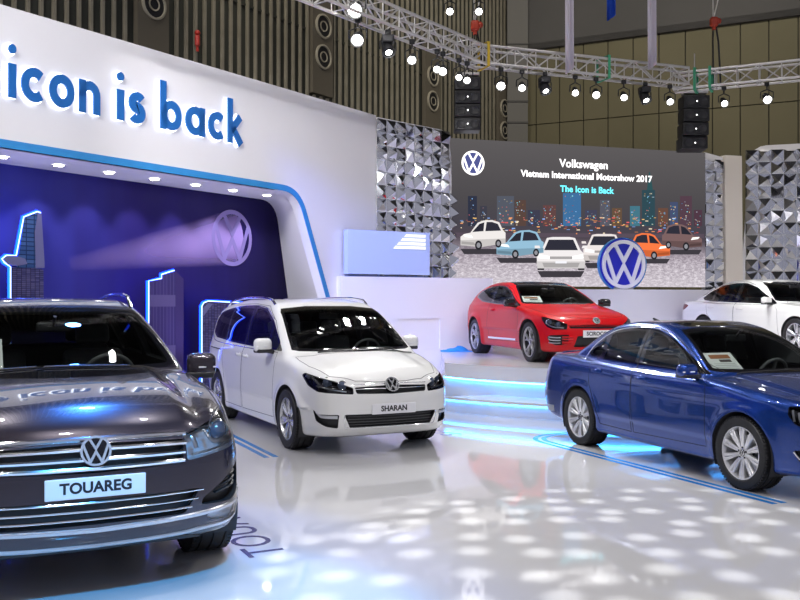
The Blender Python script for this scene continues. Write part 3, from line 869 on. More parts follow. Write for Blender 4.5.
SPEC_SEDAN = dict(
    wb=2.651, hw=.885, H=1.475, xf=.89, xr=-3.77, rw=.322, ra=.362, rr=.232, tw=.225, res=.027, flare=.013,
    nose=[(.15, .70), (.22, .81), (.35, .87), (.5, .885), (.62, .88), (.72, .86), (.8, .81), (.9, .68)],
    tail=[(.2, -3.55), (.35, -3.70), (.5, -3.765), (.65, -3.75), (.8, -3.69), (.95, -3.615), (1.05, -3.55)],
    sec=[(.12, .76), (.20, .835), (.32, .855), (.50, .865), (.68, .868), (.82, .852), (.92, .835), (1.02, .80)],
    wx=[(-3.8, -.11), (-3.3, -.035), (-2.6, -.004), (-1.5, 0), (-.2, -.004), (.2, -.015), (.5, -.05), (.9, -.12)],
    bowf=BOW, bowr=BOWR,
    top=[(-3.8, 1.02), (-3.6, 1.035), (-3.2, 1.045), (-2.4, 1.02), (-1.0, .985), (-.55, .985), (-.3, .965), (.2, .90), (.5, .855), (.7, .81), (.82, .755), (.9, .69)],
    crown=[(-3.8, .05), (-2.8, .06), (-.5, .06), (.3, .06), (.9, .06)],
    hood_fn=lambda x, y: .014*sstep(.58, .47, y)*sstep(-.7, -.4, x)*sstep(1.2, .6, x),
    roof=[(-3.45, .80), (-3.12, 1.05), (-2.88, 1.175), (-2.58, 1.315), (-2.28, 1.405), (-1.92, 1.447), (-1.58, 1.448), (-1.30, 1.41), (-1.07, 1.335), (-.42, .985), (-.18, .85), (.1, .68)],
    gsec=[(.8, .80), (.95, .775), (1.1, .725), (1.3, .635), (1.45, .555), (1.6, .46)], gx=[(-3.3, -.13), (-2.8, -.07), (-2.2, -.01), (-1.5, 0), (-.4, 0)],
    cv=[(-3.6, -.16), (-2.9, -.12), (-2.2, 0), (-1.6, .08), (-.5, .16)], rcrown=.06, bot=[(-3.8, .34), (-3.2, .24), (-2.65, .19), (0, .18), (.5, .19), (.95, .19)],
    kfw=.10, kt=.075, kg=.075, kf=.02, wsx=-1.7, wsz=.9, rgx=-2.5,
    side_fn=(crease(.80, .05, .005, -3.6, .3), crease(.42, .05, .010, -2.3, -.4)),
    ws=[(.40, .98), (.64, .988), (.71, 1.005), (.66, 1.12), (.565, 1.325), (.53, 1.365), (.25, 1.39)],
    rg=[(.3, 1.08), (.60, 1.09), (.64, 1.12), (.54, 1.32), (.48, 1.36), (.2, 1.385)],
    dlo=[(-.52, .965), (-1.5, .985), (-2.35, 1.005), (-2.62, 1.025), (-2.70, 1.06), (-2.56, 1.19), (-2.24, 1.33), (-1.85, 1.372), (-1.5, 1.36), (-1.15, 1.265), (-.80, 1.105)],
    glass=[([(-.62, .98), (-1.58, 1.0), (-1.58, 1.35), (-1.48, 1.345), (-1.15, 1.25), (-.82, 1.095)], .025), ([(-1.68, 1.0), (-2.32, 1.018), (-2.32, 1.285), (-2.2, 1.32), (-1.85, 1.356), (-1.68, 1.357)], .025), ([(-2.37, 1.02), (-2.60, 1.035), (-2.64, 1.06), (-2.53, 1.175), (-2.37, 1.262)], .02)],
    gmats=[SIDEG, SIDEG, SIDEG, SIDEG], dlor=.04,
    sun=[(-1.25, .42), (-2.1, .44), (-2.1, -.44), (-1.25, -.42)],
    hood=[(.73, .40), (.765, .2), (.775, 0), (.765, -.2), (.73, -.40), (.62, -.60), (.35, -.69), (-.1, -.72), (-.42, -.725), (-.38, -.45), (-.36, 0), (-.38, .45), (-.42, .725), (-.1, .72), (.35, .69), (.62, .60)],
    lid=[(-3.12, .58), (-3.6, .62), (-3.78, .62), (-3.78, -.62), (-3.6, -.62), (-3.12, -.58)],
    doors=[[(-.46, .31), (-1.60, .29), (-1.63, .8), (-1.63, 1.385), (-1.48, 1.38), (-1.12, 1.285), (-.78, 1.12), (-.50, .98), (-.47, .8)], [(-1.64, .29), (-2.22, .30), (-2.30, .52), (-2.44, .74), (-2.46, .95), (-2.42, 1.28), (-2.22, 1.345), (-1.85, 1.388), (-1.64, 1.388)]],
    bump=.58, bumpr=.62, belt=.93, seatx=-1.38, dashx=-.60, rvm=(-1.05, 1.28),
    cuts=[('grille', [(.88, -.42, .70), (.89, 0, .715), (.88, .42, .70), (.88, .40, .60), (.89, 0, .59), (.88, -.40, .60)], 0, False),
          ('headlight', [(.86, .44, .585), (.85, .43, .69), (.72, .60, .735), (.58, .71, .765), (.48, .77, .775), (.49, .79, .71), (.56, .78, .635), (.70, .71, .59)], 40, True),
          ('intake', [(.88, -.55, .40), (.88, .55, .40), (.88, .46, .26), (.88, -.46, .26)], 0, False),
          ('fog', [(.83, .58, .28), (.84, .58, .40), (.62, .79, .43), (.55, .83, .42), (.60, .81, .33), (.72, .72, .29)], 40, True),
          ('tail', [(-3.74, .46, .74), (-3.72, .46, .92), (-3.66, .66, .93), (-3.58, .74, .925), (-3.52, .77, .90), (-3.58, .77, .80), (-3.66, .70, .74)], 140, True)],
    paint=paint('blue_metallic_paint', (.008, .048, .27), .6, .25, True),
    wheel=dict(t='twin', n=10, d=.085, w0=.022, w1=.03, mat=pmat('bright_alloy', (.85, .85, .86), .3, .6, .3)))

SPEC_COUPE = dict(
    wb=2.578, hw=.84, H=1.36, xf=.82, xr=-3.40, rw=.325, ra=.372, rr=.245, tw=.235, res=.032, flare=.03,
    nose=[(.15, .64), (.22, .75), (.35, .81), (.5, .82), (.60, .81), (.68, .77), (.76, .69), (.86, .50)],
    tail=[(.2, -3.15), (.35, -3.32), (.55, -3.39), (.75, -3.39), (.95, -3.33), (1.1, -3.25)],
    sec=[(.12, .72), (.20, .78), (.32, .80), (.50, .81), (.68, .815), (.82, .80), (.92, .775), (1.02, .735)],
    wx=[(-3.45, -.11), (-3.0, -.02), (-2.6, .012), (-1.5, -.012), (-.2, .0), (.2, -.01), (.5, -.055), (.9, -.14)],
    bowf=BOW, bowr=BOWR,
    top=[(-3.5, .96), (-3.1, 1.0), (-2.4, .985), (-1.0, .95), (-.55, .945), (-.2, .905), (.2, .845), (.5, .785), (.68, .73), (.80, .66)],
    crown=[(-3.8, .07), (-2.8, .07), (-.5, .06), (.3, .06), (.9, .06)],
    roof=[(-3.55, .78), (-3.36, .96), (-3.1, 1.13), (-2.85, 1.225), (-2.4, 1.312), (-1.95, 1.348), (-1.6, 1.343), (-1.32, 1.30), (-1.08, 1.215), (-.42, .92), (-.2, .80), (.1, .64)],
    gsec=[(.8, .77), (.95, .74), (1.1, .685), (1.3, .59), (1.45, .52), (1.6, .42)], gx=[(-3.3, -.09), (-2.8, -.03), (-2.2, 0), (-1.5, 0), (-.4, 0)],
    cv=[(-3.6, -.16), (-2.9, -.12), (-2.2, 0), (-1.6, .08), (-.5, .16)], rcrown=.06, bot=[(-3.5, .34), (-3.0, .22), (-2.6, .18), (0, .17), (.5, .18), (.95, .18)],
    kfw=.11, kt=.08, kg=.08, kf=.035, wsx=-1.6, wsz=.88, rgx=-2.5,
    ws=[(.40, .935), (.62, .942), (.675, .96), (.63, 1.06), (.54, 1.235), (.50, 1.268), (.25, 1.285)],
    rg=[(.3, 1.03), (.56, 1.04), (.58, 1.07), (.5, 1.19), (.44, 1.215), (.2, 1.23)],
    dlo=[(-.54, .905), (-1.6, .93), (-2.4, .98), (-2.83, 1.06), (-2.88, 1.095), (-2.7, 1.175), (-2.2, 1.255), (-1.8, 1.272), (-1.45, 1.25), (-1.15, 1.165), (-.85, 1.03)],
    glass=[([(-.68, .92), (-1.80, .945), (-1.86, 1.258), (-1.45, 1.235), (-1.15, 1.15), (-.87, 1.02)], .025), ([(-1.90, .955), (-2.4, .995), (-2.78, 1.065), (-2.81, 1.09), (-2.66, 1.16), (-2.2, 1.24), (-1.94, 1.257)], .025)],
    gmats=[glassm('blue_grey_side_glass', (.42, .46, .50)), TINTG, TINTG], dlor=.04,  # front side glass has a plain blue-grey tint
    sun=[(-1.22, .50), (-1.8, .52), (-2.7, .48), (-2.7, -.48), (-1.8, -.52), (-1.22, -.50)],
    hood=[(.65, .38), (.685, .2), (.695, 0), (.685, -.2), (.65, -.38), (.55, -.56), (.32, -.66), (-.2, -.70), (-.43, -.70), (-.40, -.45), (-.38, 0), (-.40, .45), (-.43, .70), (-.2, .70), (.32, .66), (.55, .56)],
    doors=[[(-.46, .31), (-1.85, .29), (-1.92, .6), (-1.92, 1.287), (-1.45, 1.27), (-1.15, 1.19), (-.82, 1.04), (-.54, .925), (-.48, .8)]],
    bump=.535, bumpr=.62, belt=.90, seatx=-1.45, dashx=-.62, rvm=(-1.05, 1.18),
    cuts=[('grille', [(.81, -.48, .625), (.82, 0, .635), (.81, .48, .625), (.81, .46, .565), (.82, 0, .555), (.81, -.46, .565)], 0, False),
          ('headlight', [(.77, .50, .545), (.76, .48, .635), (.63, .62, .70), (.45, .73, .755), (.36, .78, .765), (.41, .79, .68), (.53, .76, .58), (.65, .69, .54)], 40, True),
          ('intake', [(.82, -.34, .44), (.82, .34, .44), (.82, .40, .23), (.82, -.40, .23)], 0, False),
          ('fog', [(.83, .50, .28), (.84, .48, .46), (.62, .79, .45), (.55, .83, .43), (.60, .81, .33), (.72, .72, .27)], 40, True),
          ('tail', [(-3.36, .46, .78), (-3.34, .46, .90), (-3.20, .74, .91), (-3.05, .80, .90), (-3.1, .84, .83), (-3.26, .76, .78)], 140, True)],
    paint=paint('red_paint', (.60, .002, .006), 0, .4, coat=.45, spec=.2),
    wheel=dict(t='y', n=5, w0=.045, w1=.022, lean=.055, mat=pmat('cut_alloy', (.50, .50, .52), .35, .5), dark=DARKIN))

SPEC_SALOON = dict(SPEC_SEDAN)
SPEC_SALOON.update(
    wb=2.791, hw=.915, H=1.456, xf=.88, xr=-3.88, rw=.335, ra=.375, rr=.24, res=.033,
    nose=[(.15, .68), (.22, .80), (.35, .86), (.5, .875), (.65, .865), (.75, .83), (.83, .74), (.92, .6)],
    tail=[(.2, -3.66), (.35, -3.80), (.55, -3.87), (.8, -3.87), (.95, -3.84), (1.05, -3.78)],
    sec=[(.12, .79), (.20, .865), (.32, .885), (.50, .893), (.68, .897), (.82, .88), (.92, .86), (1.02, .82)],
    wx=[(-3.9, -.11), (-3.4, -.035), (-2.7, -.004), (-1.5, 0), (-.2, -.004), (.35, -.025), (.9, -.08)],
    top=[(-3.9, .99), (-3.7, 1.015), (-3.3, 1.025), (-2.4, 1.0), (-1.0, .975), (-.55, .975), (-.2, .95), (.2, .90), (.5, .85), (.7, .795), (.85, .72)],
    roof=[(-3.85, .80), (-3.52, 1.03), (-3.2, 1.165), (-2.85, 1.295), (-2.5, 1.39), (-2.1, 1.44), (-1.75, 1.447), (-1.45, 1.415), (-1.22, 1.345), (-.58, .98), (-.35, .86), (0, .65)],
    gsec=[(.8, .83), (.95, .805), (1.1, .75), (1.3, .65), (1.45, .56), (1.6, .46)],
    ws=[(.40, .98), (.64, .988), (.71, 1.005), (.66, 1.13), (.555, 1.33), (.52, 1.365), (.25, 1.385)],
    dlo=[(-.58, .93), (-1.6, .955), (-2.7, .985), (-3.02, 1.01), (-3.12, 1.06), (-2.92, 1.18), (-2.5, 1.32), (-2.05, 1.365), (-1.7, 1.358), (-1.3, 1.265), (-.95, 1.105)],
    glass=[([(-.72, .95), (-1.76, .975), (-1.76, 1.345), (-1.66, 1.34), (-1.3, 1.25), (-.95, 1.095)], .025), ([(-1.86, .975), (-2.65, 1.0), (-2.65, 1.26), (-2.46, 1.31), (-2.05, 1.348), (-1.86, 1.352)], .025), ([(-2.70, 1.0), (-2.98, 1.025), (-3.05, 1.065), (-2.89, 1.165), (-2.70, 1.24)], .02)],
    doors=[[(-.46, .31), (-1.77, .29), (-1.805, .8), (-1.805, 1.385), (-1.66, 1.38), (-1.25, 1.28), (-.90, 1.11), (-.60, .955), (-.50, .8)], [(-1.815, .29), (-2.36, .30), (-2.44, .52), (-2.68, .74), (-2.76, .95), (-2.73, 1.27), (-2.46, 1.34), (-2.05, 1.388), (-1.815, 1.39)]],
    lid=[(-3.48, .58), (-3.7, .62), (-3.9, .62), (-3.9, -.62), (-3.7, -.62), (-3.48, -.58)], sun=None,
    cuts=[q for q in SPEC_SEDAN['cuts'] if q[0] != 'tail']+[('tail', [(-3.85, .40, .78), (-3.84, .40, .93), (-3.72, .70, .945), (-3.52, .83, .93), (-3.42, .86, .90), (-3.55, .86, .82), (-3.72, .76, .77)], 140, True)],
    paint=MATS['white_paint'], wheel=dict(t='twin', n=5, d=.16, w0=.035, w1=.05))

def slats(mb, B, rows, w, h, lift=0., sides=None, n=4, mi=0, back=0.):
    for z, y0, y1, dz in rows:
        P = B.S.fronts([(y0+(y1-y0)*i/8, z+dz*(2*i/8-1)**2) for i in range(9)])
        P = catmull(P, n); nr = B.S.grad(P)
        mb.sweep([Vector(q)-Vector((back, 0, 0)) for q in P], [Vector(q) for q in nr], w, h, 8, mi, lift=lift)

def car_suv():
    c = SPEC_SUV
    root, S, B = build_car(c, 'car', CARS['suv'][0], CARS['suv'][1])
    g = B.recess('grille', ['grille'], BLACKPL, root, (-.05, 0, 0))
    m = MB(); slats(m, B, [(.900, -.50, .50, -.006), (.850, -.50, .50, -.004), (.798, -.49, .49, 0), (.750, -.485, .485, .004)], .03, .034, back=.004)
    m.build('grille_slats', CHROME, g)
    k = B.recess('lower_grille', ['intake'], BLACKPL, root, (-.05, 0, 0))
    m = MB(); slats(m, B, [(.570, -.60, .60, .004), (.525, -.565, .565, .004), (.480, -.53, .53, .004)], .015, .02, back=.004); m.build('grille_slats', CHROME, k)
    for sg in (1, -1):
        s = '_l' if sg > 0 else '_r'
        lamp(root, B, 'headlight', [(.66, .74, .875, .068)], sg, vec=(-.10, -.03, 0),
             drl=[([(.76, .63, .90), (.755, .635, .84), (.74, .67, .815), (.66, .775, .83), (.57, .85, .855), (.53, .86, .90), (.52, .85, .95)], .026), ([(.82, .53, .77), (.74, .67, .785), (.62, .82, .82)], .014), ([(.815, .54, .875), (.80, .555, .80)], .03)])
        v = B.recess('side_vent', ['vent'+s], BLACKPL, root, (-.05, -.03*sg, 0))
        m = MB()
        for i in range(4):
            z = .535+.035*i; B.strip(m, [(.82-.0*i, sg*(.70+.01*i), z), (.72, sg*.80, z+.012), (.60, sg*.89, z+.02)], .012, .03, 4, lift=-.03)
        m.build('vent_slats', BLACKPL, v)
        f = B.recess('fog_lamp', ['fog'+s], LAMPIN, root, (-.02, -.01*sg, 0)); B.mesh('lamp_cover', ['fog'+s], LAMPG, f)
    m = MB()
    B.strip(m, [(.30, .94, .47), (.50, .92, .465), (.70, .82, .452), (.82, .70, .437), (.92, .35, .418), (.925, 0, .412), (.92, -.35, .418), (.82, -.70, .437), (.70, -.82, .452), (.50, -.92, .465), (.30, -.94, .47)], .030, .022, 8)
    B.strip(m, [(.45, .91, .40), (.62, .86, .362), (.76, .72, .338), (.83, .60, .322), (.85, .52, .308), (.88, .3, .302), (.89, 0, .30), (.88, -.3, .302), (.85, -.52, .308), (.83, -.60, .322), (.76, -.72, .338), (.62, -.86, .362), (.45, -.91, .40)], .030, .022, 8)
    m.build('bumper_trim', SATIN, root)
    m = MB()
    B.strip(m, [(.72, .6, .26), (.85, .4, .265), (.87, 0, .265), (.85, -.4, .265), (.72, -.6, .26)], .05, .02, 6); m.build('bumper_skirt', BLACKPL, root)
    plate(root, S, .655, 'TOUAREG'); badge(root, S, .842, .081, lift=.02)
    for sg in (1, -1):
        m = MB(); P, nr = B.path([(-1.35, sg*.60, 1.66), (-1.6, sg*.60, 1.68), (-2.1, sg*.60, 1.68), (-2.7, sg*.60, 1.65), (-3.2, sg*.58, 1.58)], 8)
        n = len(P); m.tube([p+Vector((0, 0, .062*min(1, math.sin(PI*i/(n-1))*2.6)-.002)) for i, p in enumerate(P)], .017, 10)
        m.build('roof_rail', CHROME, root)
        door_mirror(root, c, sg, c['paint'], -.70, .90, 1.175, .205, .185)
        B2 = MB(); B.strip(B2, [(-.75, sg*.88, 1.155), (-1.5, sg*.88, 1.16), (-2.3, sg*.88, 1.17), (-3.0, sg*.86, 1.18), (-3.5, sg*.8, 1.24)], .014, .008, 5); B2.build('window_trim', CHROME, root)
    m = MB()
    for y0 in (.42, -.18):
        B.strip(m, [(-.46, y0, 1.17), (-.44, y0-.28, 1.17), (-.45, y0-.55, 1.16)], .02, .016, 6, lift=.012)
    m.build('wiper', BLACKPL, root)
    handles(root, B, [(-1.65, 1.02), (-2.65, 1.03)], c['paint'])
    tag(root, 'dark SUV nearest the camera at the left edge, plate TOUAREG, lettering reflected on its hood', 'car')

def car_van():
    c = SPEC_VAN
    root, S, B = build_car(c, 'car', CARS['van'][0], CARS['van'][1])
    g = B.recess('grille', ['grille'], DARKIN, root, (-.07, 0, 0))
    m = MB(); slats(m, B, [(.766, -.435, .435, -.006), (.718, -.42, .42, 0)], .012, .016, back=.006)
    m.build('grille_slats', CHROME, g)
    k = B.recess('lower_grille', ['intake'], BLACKPL, root, (-.05, 0, 0))
    m = MB(); slats(m, B, [(z, -.5, .5, 0) for z in (.43, .40, .37, .34, .315)], .007, .012, back=.025); m.build('grille_slats', GREYPL, k)
    for sg in (1, -1):
        s = '_l' if sg > 0 else '_r'
        lamp(root, B, 'headlight', [(.78, .54, .755, .050), (.66, .66, .785, .055)], sg, vec=(-.085, -.03, 0), dark=BLACKGLOSS,
             drl=[([(.86, .52, .70), (.76, .66, .715), (.62, .78, .75)], .014), ([(.48, .82, .84), (.42, .855, .865)], .03)])
        f = B.recess('fog_lamp', ['fog'+s], BLACKPL, root, (-.04, -.02*sg, 0))
        m = MB(); B.strip(m, [(.89, .64*sg, .42), (.80, .75*sg, .425), (.66, .85*sg, .43)], .035, .02, 5, lift=-.01); m.build('lamp_lens', LAMPIN, f)
        m = MB(); B.strip(m, [(.93, .56*sg, .45), (.92, .57*sg, .38), (.90, .55*sg, .315), (.93, .50*sg, .292), (.95, .3*sg, .287), (.95, 0, .286)], .012, .012, 6)
        m.build('bumper_trim', CHROME, root)
        m = MB(); P, nr = B.path([(-1.15, sg*.62, 1.6), (-1.5, sg*.63, 1.66), (-2.2, sg*.63, 1.68), (-2.9, sg*.62, 1.65), (-3.4, sg*.60, 1.58)], 8)
        n = len(P); m.tube([p+Vector((0, 0, .05*min(1, math.sin(PI*i/(n-1))*3)-.002)) for i, p in enumerate(P)], .016, 10)
        m.build('roof_rail', CHROME, root)
        door_mirror(root, c, sg, c['paint'], -.60, .885, 1.135, .21, .17)
        B2 = MB(); B.strip(B2, [(-.45, sg*.88, 1.075), (-1.2, sg*.88, 1.075), (-2.4, sg*.88, 1.093), (-3.3, sg*.87, 1.127), (-3.64, sg*.8, 1.195), (-3.6, sg*.78, 1.39), (-3.43, sg*.74, 1.51), (-2.6, sg*.69, 1.592), (-1.8, sg*.68, 1.607), (-1.3, sg*.69, 1.572), (-.86, sg*.73, 1.432)], .012, .008, 5); B2.build('window_trim', CHROME, root)
        m = MB(); B.strip(m, [(-2.85, sg*.9, .985), (-3.5, sg*.88, 1.0)], .014, .004, 6, flat=True); m.build('sliding_door_rail', SEAM, root)
    m = MB()
    for y0 in (.70, .10):
        B.strip(m, [(-.0+.06*(y0 < .5), y0, 1.10), (.05, y0-.25, 1.10), (.0, y0-.62, 1.10)], .02, .016, 6, lift=.012)
    m.build('wiper', BLACKPL, root)
    plate(root, S, .505, 'SHARAN'); badge(root, S, .752, .083, lift=.016)
    handles(root, B, [(-1.60, .955), (-1.92, .96)], c['paint'])
    tag(root, 'white minivan with roof rails beside the dark skyline backdrop, plate SHARAN', 'car')

def car_sedan():
    c = SPEC_SEDAN
    root, S, B = build_car(c, 'car', CARS['sedan'][0], CARS['sedan'][1])
    g = B.recess('grille', ['grille'], BLACKPL, root, (-.04, 0, 0))
    m = MB(); slats(m, B, [(.70, -.41, .41, -.006), (.655, -.41, .41, 0), (.61, -.40, .40, 0)], .014, .02); m.build('grille_slats', CHROME, g)
    B.recess('lower_grille', ['intake'], BLACKPL, root, (-.05, 0, 0))
    for sg in (1, -1):
        s = '_l' if sg > 0 else '_r'
        lamp(root, B, 'headlight', [(.73, .55, .66, .044), (.62, .665, .69, .05)], sg, vec=(-.085, -.03, 0), dark=BLACKGLOSS,
             drl=[([(.76, .585, .61), (.68, .67, .62), (.60, .74, .65), (.57, .75, .73)], .022), ([(.52, .765, .75), (.545, .775, .66)], .022)])
        f = B.recess('fog_lamp', ['fog'+s], BLACKPL, root, (-.04, -.02*sg, 0))
        m = MB(); B.strip(m, [(.84, .60*sg, .295), (.74, .72*sg, .31), (.62, .80*sg, .35), (.56, .825*sg, .41)], .018, .016, 5); m.build('lamp_trim', CHROME, f)
        t = B.recess('tail_lamp', ['tail'+s], DARKRED, root, (.02, -.01*sg, 0)); B.mesh('lamp_cover', ['tail'+s], REDLENS, t)
        door_mirror(root, c, sg, c['paint'], -.64, .83, 1.0, .21, .13)
        B2 = MB(); B.strip(B2, [(-.54, sg*.82, .958), (-1.5, sg*.82, .978), (-2.35, sg*.82, .998), (-2.63, sg*.78, 1.018), (-2.72, sg*.76, 1.06), (-2.57, sg*.68, 1.198), (-2.24, sg*.62, 1.338), (-1.85, sg*.6, 1.380), (-1.5, sg*.6, 1.368), (-1.15, sg*.63, 1.273), (-.80, sg*.7, 1.113)], .011, .008, 5); B2.build('window_trim', CHROME, root)
        m = MB(); B.strip(m, [(-3.25, sg*.85, .355), (-3.45, sg*.80, .345), (-3.62, sg*.66, .335), (-3.70, sg*.45, .33)], .075, .01, 5, flat=True); m.build('bumper_reflector', SATIN, root)
    m = MB(); B.strip(m, [(-3.52, .55, 1.03), (-3.56, .3, 1.035), (-3.57, 0, 1.035), (-3.56, -.3, 1.035), (-3.52, -.55, 1.03)], .07, .025, 5, lift=.006); m.build('boot_spoiler', c['paint'], root)
    m = MB(); m.sweep([(-2.28, 0, 1.39), (-2.33, 0, 1.42), (-2.41, 0, 1.455)], [(0, 1, 0)]*3, [.09, .05, .02], .03, 8); m.build('antenna_fin', BLACKPL, root)
    m = MB()
    for y0 in (.62, .05): B.strip(m, [(-.44+.05*(y0 < .5), y0, 1.0), (-.39, y0-.25, 1.0), (-.42, y0-.58, 1.0)], .018, .014, 6, lift=.01)
    m.build('wiper', BLACKPL, root)
    badge(root, S, .655, .065, lift=.014); plate(root, S, .48, '')
    handles(root, B, [(-1.48, .86), (-2.30, .88)], c['paint'])
    tag(root, 'blue four-door sedan parked inside blue floor stripes at right', 'car')
    return root

def car_coupe():
    c = SPEC_COUPE
    root, S, B = build_car(c, 'car', CARS['coupe'][0], CARS['coupe'][1])
    g = B.recess('grille', ['grille'], BLACKGLOSS, root, (-.03, 0, 0))
    m = MB(); slats(m, B, [(.595, -.46, .46, 0)], .012, .014); m.build('grille_slats', pmat('red_strip', (.5, .01, .015), .3), g)
    B.recess('lower_grille', ['intake'], BLACKPL, root, (-.05, 0, 0))
    for sg in (1, -1):
        s = '_l' if sg > 0 else '_r'
        lamp(root, B, 'headlight', [(.65, .60, .62, .045), (.52, .69, .655, .045)], sg, vec=(-.085, -.03, 0), dark=BLACKPL, drl=[([(.73, .54, .565), (.62, .67, .58), (.48, .76, .64)], .018)])
        f = B.recess('fog_lamp', ['fog'+s], BLACKPL, root, (-.04, -.02*sg, 0))
        m = MB()
        for z in (.32, .365, .41): B.strip(m, [(.80, .62*sg, z), (.70, .73*sg, z), (.58, .81*sg, z+.01)], .018, .016, 5)
        for z in (.30, .34, .38, .42): B.strip(m, [(.86, .42*sg, z), (.84, .52*sg, z), (.80, .60*sg, z)], .02, .02, 5, mi=1)
        m.build('lamp_trim', [SATIN, c['paint']], f)
        t = B.recess('tail_lamp', ['tail'+s], DARKRED, root, (.02, -.01*sg, 0)); B.mesh('lamp_cover', ['tail'+s], REDLENS, t)
        door_mirror(root, c, sg, BLACKGLOSS, -.64, .80, .96, .20, .13, ind=False)
        m = MB(); B.strip(m, [(-.6, sg*.88, .33), (-1.0, sg*.88, .325), (-1.5, sg*.88, .32), (-1.9, sg*.88, .32)], .035, .012, 5); m.build('sill_trim', CHROME, root)
    badge(root, S, .668, .06, lift=.014); plate(root, S, .475, 'SCIROCCO')
    handles(root, B, [(-1.70, .83)], c['paint'])
    tag(root, 'red two-door coupe standing on the round raised stage', 'car')

def car_saloon():
    c = SPEC_SALOON
    root, S, B = build_car(c, 'car', CARS['saloon'][0], CARS['saloon'][1])
    g = B.recess('grille', ['grille'], BLACKPL, root, (-.04, 0, 0))
    m = MB(); slats(m, B, [(.70, -.41, .41, -.006), (.655, -.41, .41, 0), (.61, -.40, .40, 0)], .014, .02); m.build('grille_slats', CHROME, g)
    B.recess('lower_grille', ['intake'], BLACKPL, root, (-.05, 0, 0))
    for sg in (1, -1):
        s = '_l' if sg > 0 else '_r'
        lamp(root, B, 'headlight', [(.74, .56, .675, .046)], sg, vec=(-.085, -.03, 0), dark=BLACKGLOSS)
        f = B.recess('fog_lamp', ['fog'+s], BLACKPL, root, (-.04, -.02*sg, 0))
        t = B.recess('tail_lamp', ['tail'+s], DARKRED, root, (.02, -.01*sg, 0)); B.mesh('lamp_cover', ['tail'+s], REDLENS, t)
        door_mirror(root, c, sg, c['paint'], -.72, .85, 1.0, .21, .14)
        B2 = MB(); B.strip(B2, [(-.60, sg*.84, .925), (-1.6, sg*.84, .947), (-2.7, sg*.84, .977), (-3.05, sg*.78, 1.005)], .014, .008, 5); B2.build('window_trim', CHROME, root)
    badge(root, S, .655, .065, lift=.014); plate(root, S, .48, '')
    handles(root, B, [(-1.60, .83), (-2.55, .855)], c['paint'])
    tag(root, 'white four-door saloon on the stage behind the blue sedan', 'car')

# ------------------------------------------------------------------ the place
CH, HZ, FP = 1.646, 302., 900.
CARS = dict(suv=((-2.05, 5.66, 0), math.radians(-63.2)), van=((-.48, 10.507, 0), math.radians(-63.5)),
            sedan=((3.785, 8.19, 0), math.radians(-69.6)), coupe=((2.875, 14.82, .676), math.radians(-75.0)), saloon=((8.22, 17.05, .676), math.radians(-73.2)))
def at(px, py, y): return Vector(((px-400)/FP*y, y, CH+(HZ-py)/FP*y))
W0 = Vector((-5.04, 11.34, 0)); WD = Vector((.5583, .8296, 0)); WN = Vector((.8296, -.5583, 0)); UP = Vector((0, 0, 1))
def onplane(px, py, o, d, n):
    """where the sight line through a pixel meets a vertical plane: (distance along it, height)"""
    r = Vector(((px-400)/FP, 1, (HZ-py)/FP)); e = Vector((0, 0, CH)); t = (o-e).dot(n)/r.dot(n); p = e+r*t
    return ((p-o).dot(d), p.z)
def floorpt(px, py, z=0.):
    y = (CH-z)*FP/(py-HZ); return Vector(((px-400)/FP*y, y, z))

def noisem(name, c0, c1, scale, rough, detail=4, stretch=None, spec=.5, metal=0):
    m = pmat(name, c0, rough, metal, 0, spec); nt = m.node_tree; b = nt.nodes['Principled BSDF']
    tc = nt.nodes.new('ShaderNodeTexCoord'); n = nt.nodes.new('ShaderNodeTexNoise'); n.inputs['Scale'].default_value = scale; n.inputs['Detail'].default_value = detail
    mp = nt.nodes.new('ShaderNodeMapping'); mp.inputs['Scale'].default_value = stretch or (1, 1, 1)
    r = nt.nodes.new('ShaderNodeValToRGB'); r.color_ramp.elements[0].color = (*c0, 1); r.color_ramp.elements[1].color = (*c1, 1)
    r.color_ramp.elements[0].position = .35; r.color_ramp.elements[1].position = .65
    nt.links.new(tc.outputs['Object'], mp.inputs['Vector']); nt.links.new(mp.outputs[0], n.inputs['Vector']); nt.links.new(n.outputs['Fac'], r.inputs[0]); nt.links.new(r.outputs[0], b.inputs['Base Color'])
    return m
WHITEW = noisem('white_booth_laminate', (.74, .73, .76), (.77, .76, .79), .6, .42)
FLOORM = noisem('glossy_white_floor', (.60, .60, .61), (.63, .63, .64), .5, .045, 3)
FLOORM.node_tree.nodes['Principled BSDF'].inputs['Specular IOR Level'].default_value = .8
STAGEM = noisem('stage_white', (.72, .71, .73), (.75, .74, .76), .8, .12)
BLUEB = pmat('blue_band', (.035, .26, .62), .35)
BLUEL = pmat('blue_letter', (.012, .13, .44), .3)
HALLG = noisem('hall_wall_green_grey', (.030, .032, .025), (.040, .042, .033), .4, .7)
SLATM = noisem('hall_slat', (.22, .20, .15), (.27, .245, .19), 3, .6)
OLIVE = noisem('olive_panel', (.125, .112, .062), (.155, .138, .08), .25, .75)
DGREY = noisem('dark_grey_ceiling', (.085, .082, .080), (.10, .096, .094), .3, .85)
STEEL = pmat('truss_aluminium', (.66, .64, .61), .4, .6)
MIRR = pmat('mirror_facet', (.88, .89, .92), .05, 1.)
LEDB = emat('blue_led', (.003, .035, 1.), 8.)
LEDW = emat('led_core', (.45, .65, 1.), 2.5)
LEDC = emat('cyan_led', (.04, .36, 1.), 16.)
LEDC2 = emat('cyan_led_low', (.05, .34, 1.), 7.)
WHITEE = emat('letter_backlight', (.85, .9, 1.), 3.)
LAMPE = emat('lamp_glow', (1., .98, .95), 14.)
DOWNE = emat('downlight_glow', (1., .97, .93), 22.)

# floor ------------------------------------------------------------
m = MB(); m.box((2, 14, -.05), (44, 52, .1)); struct(m.build('floor', FLOORM, None, False))

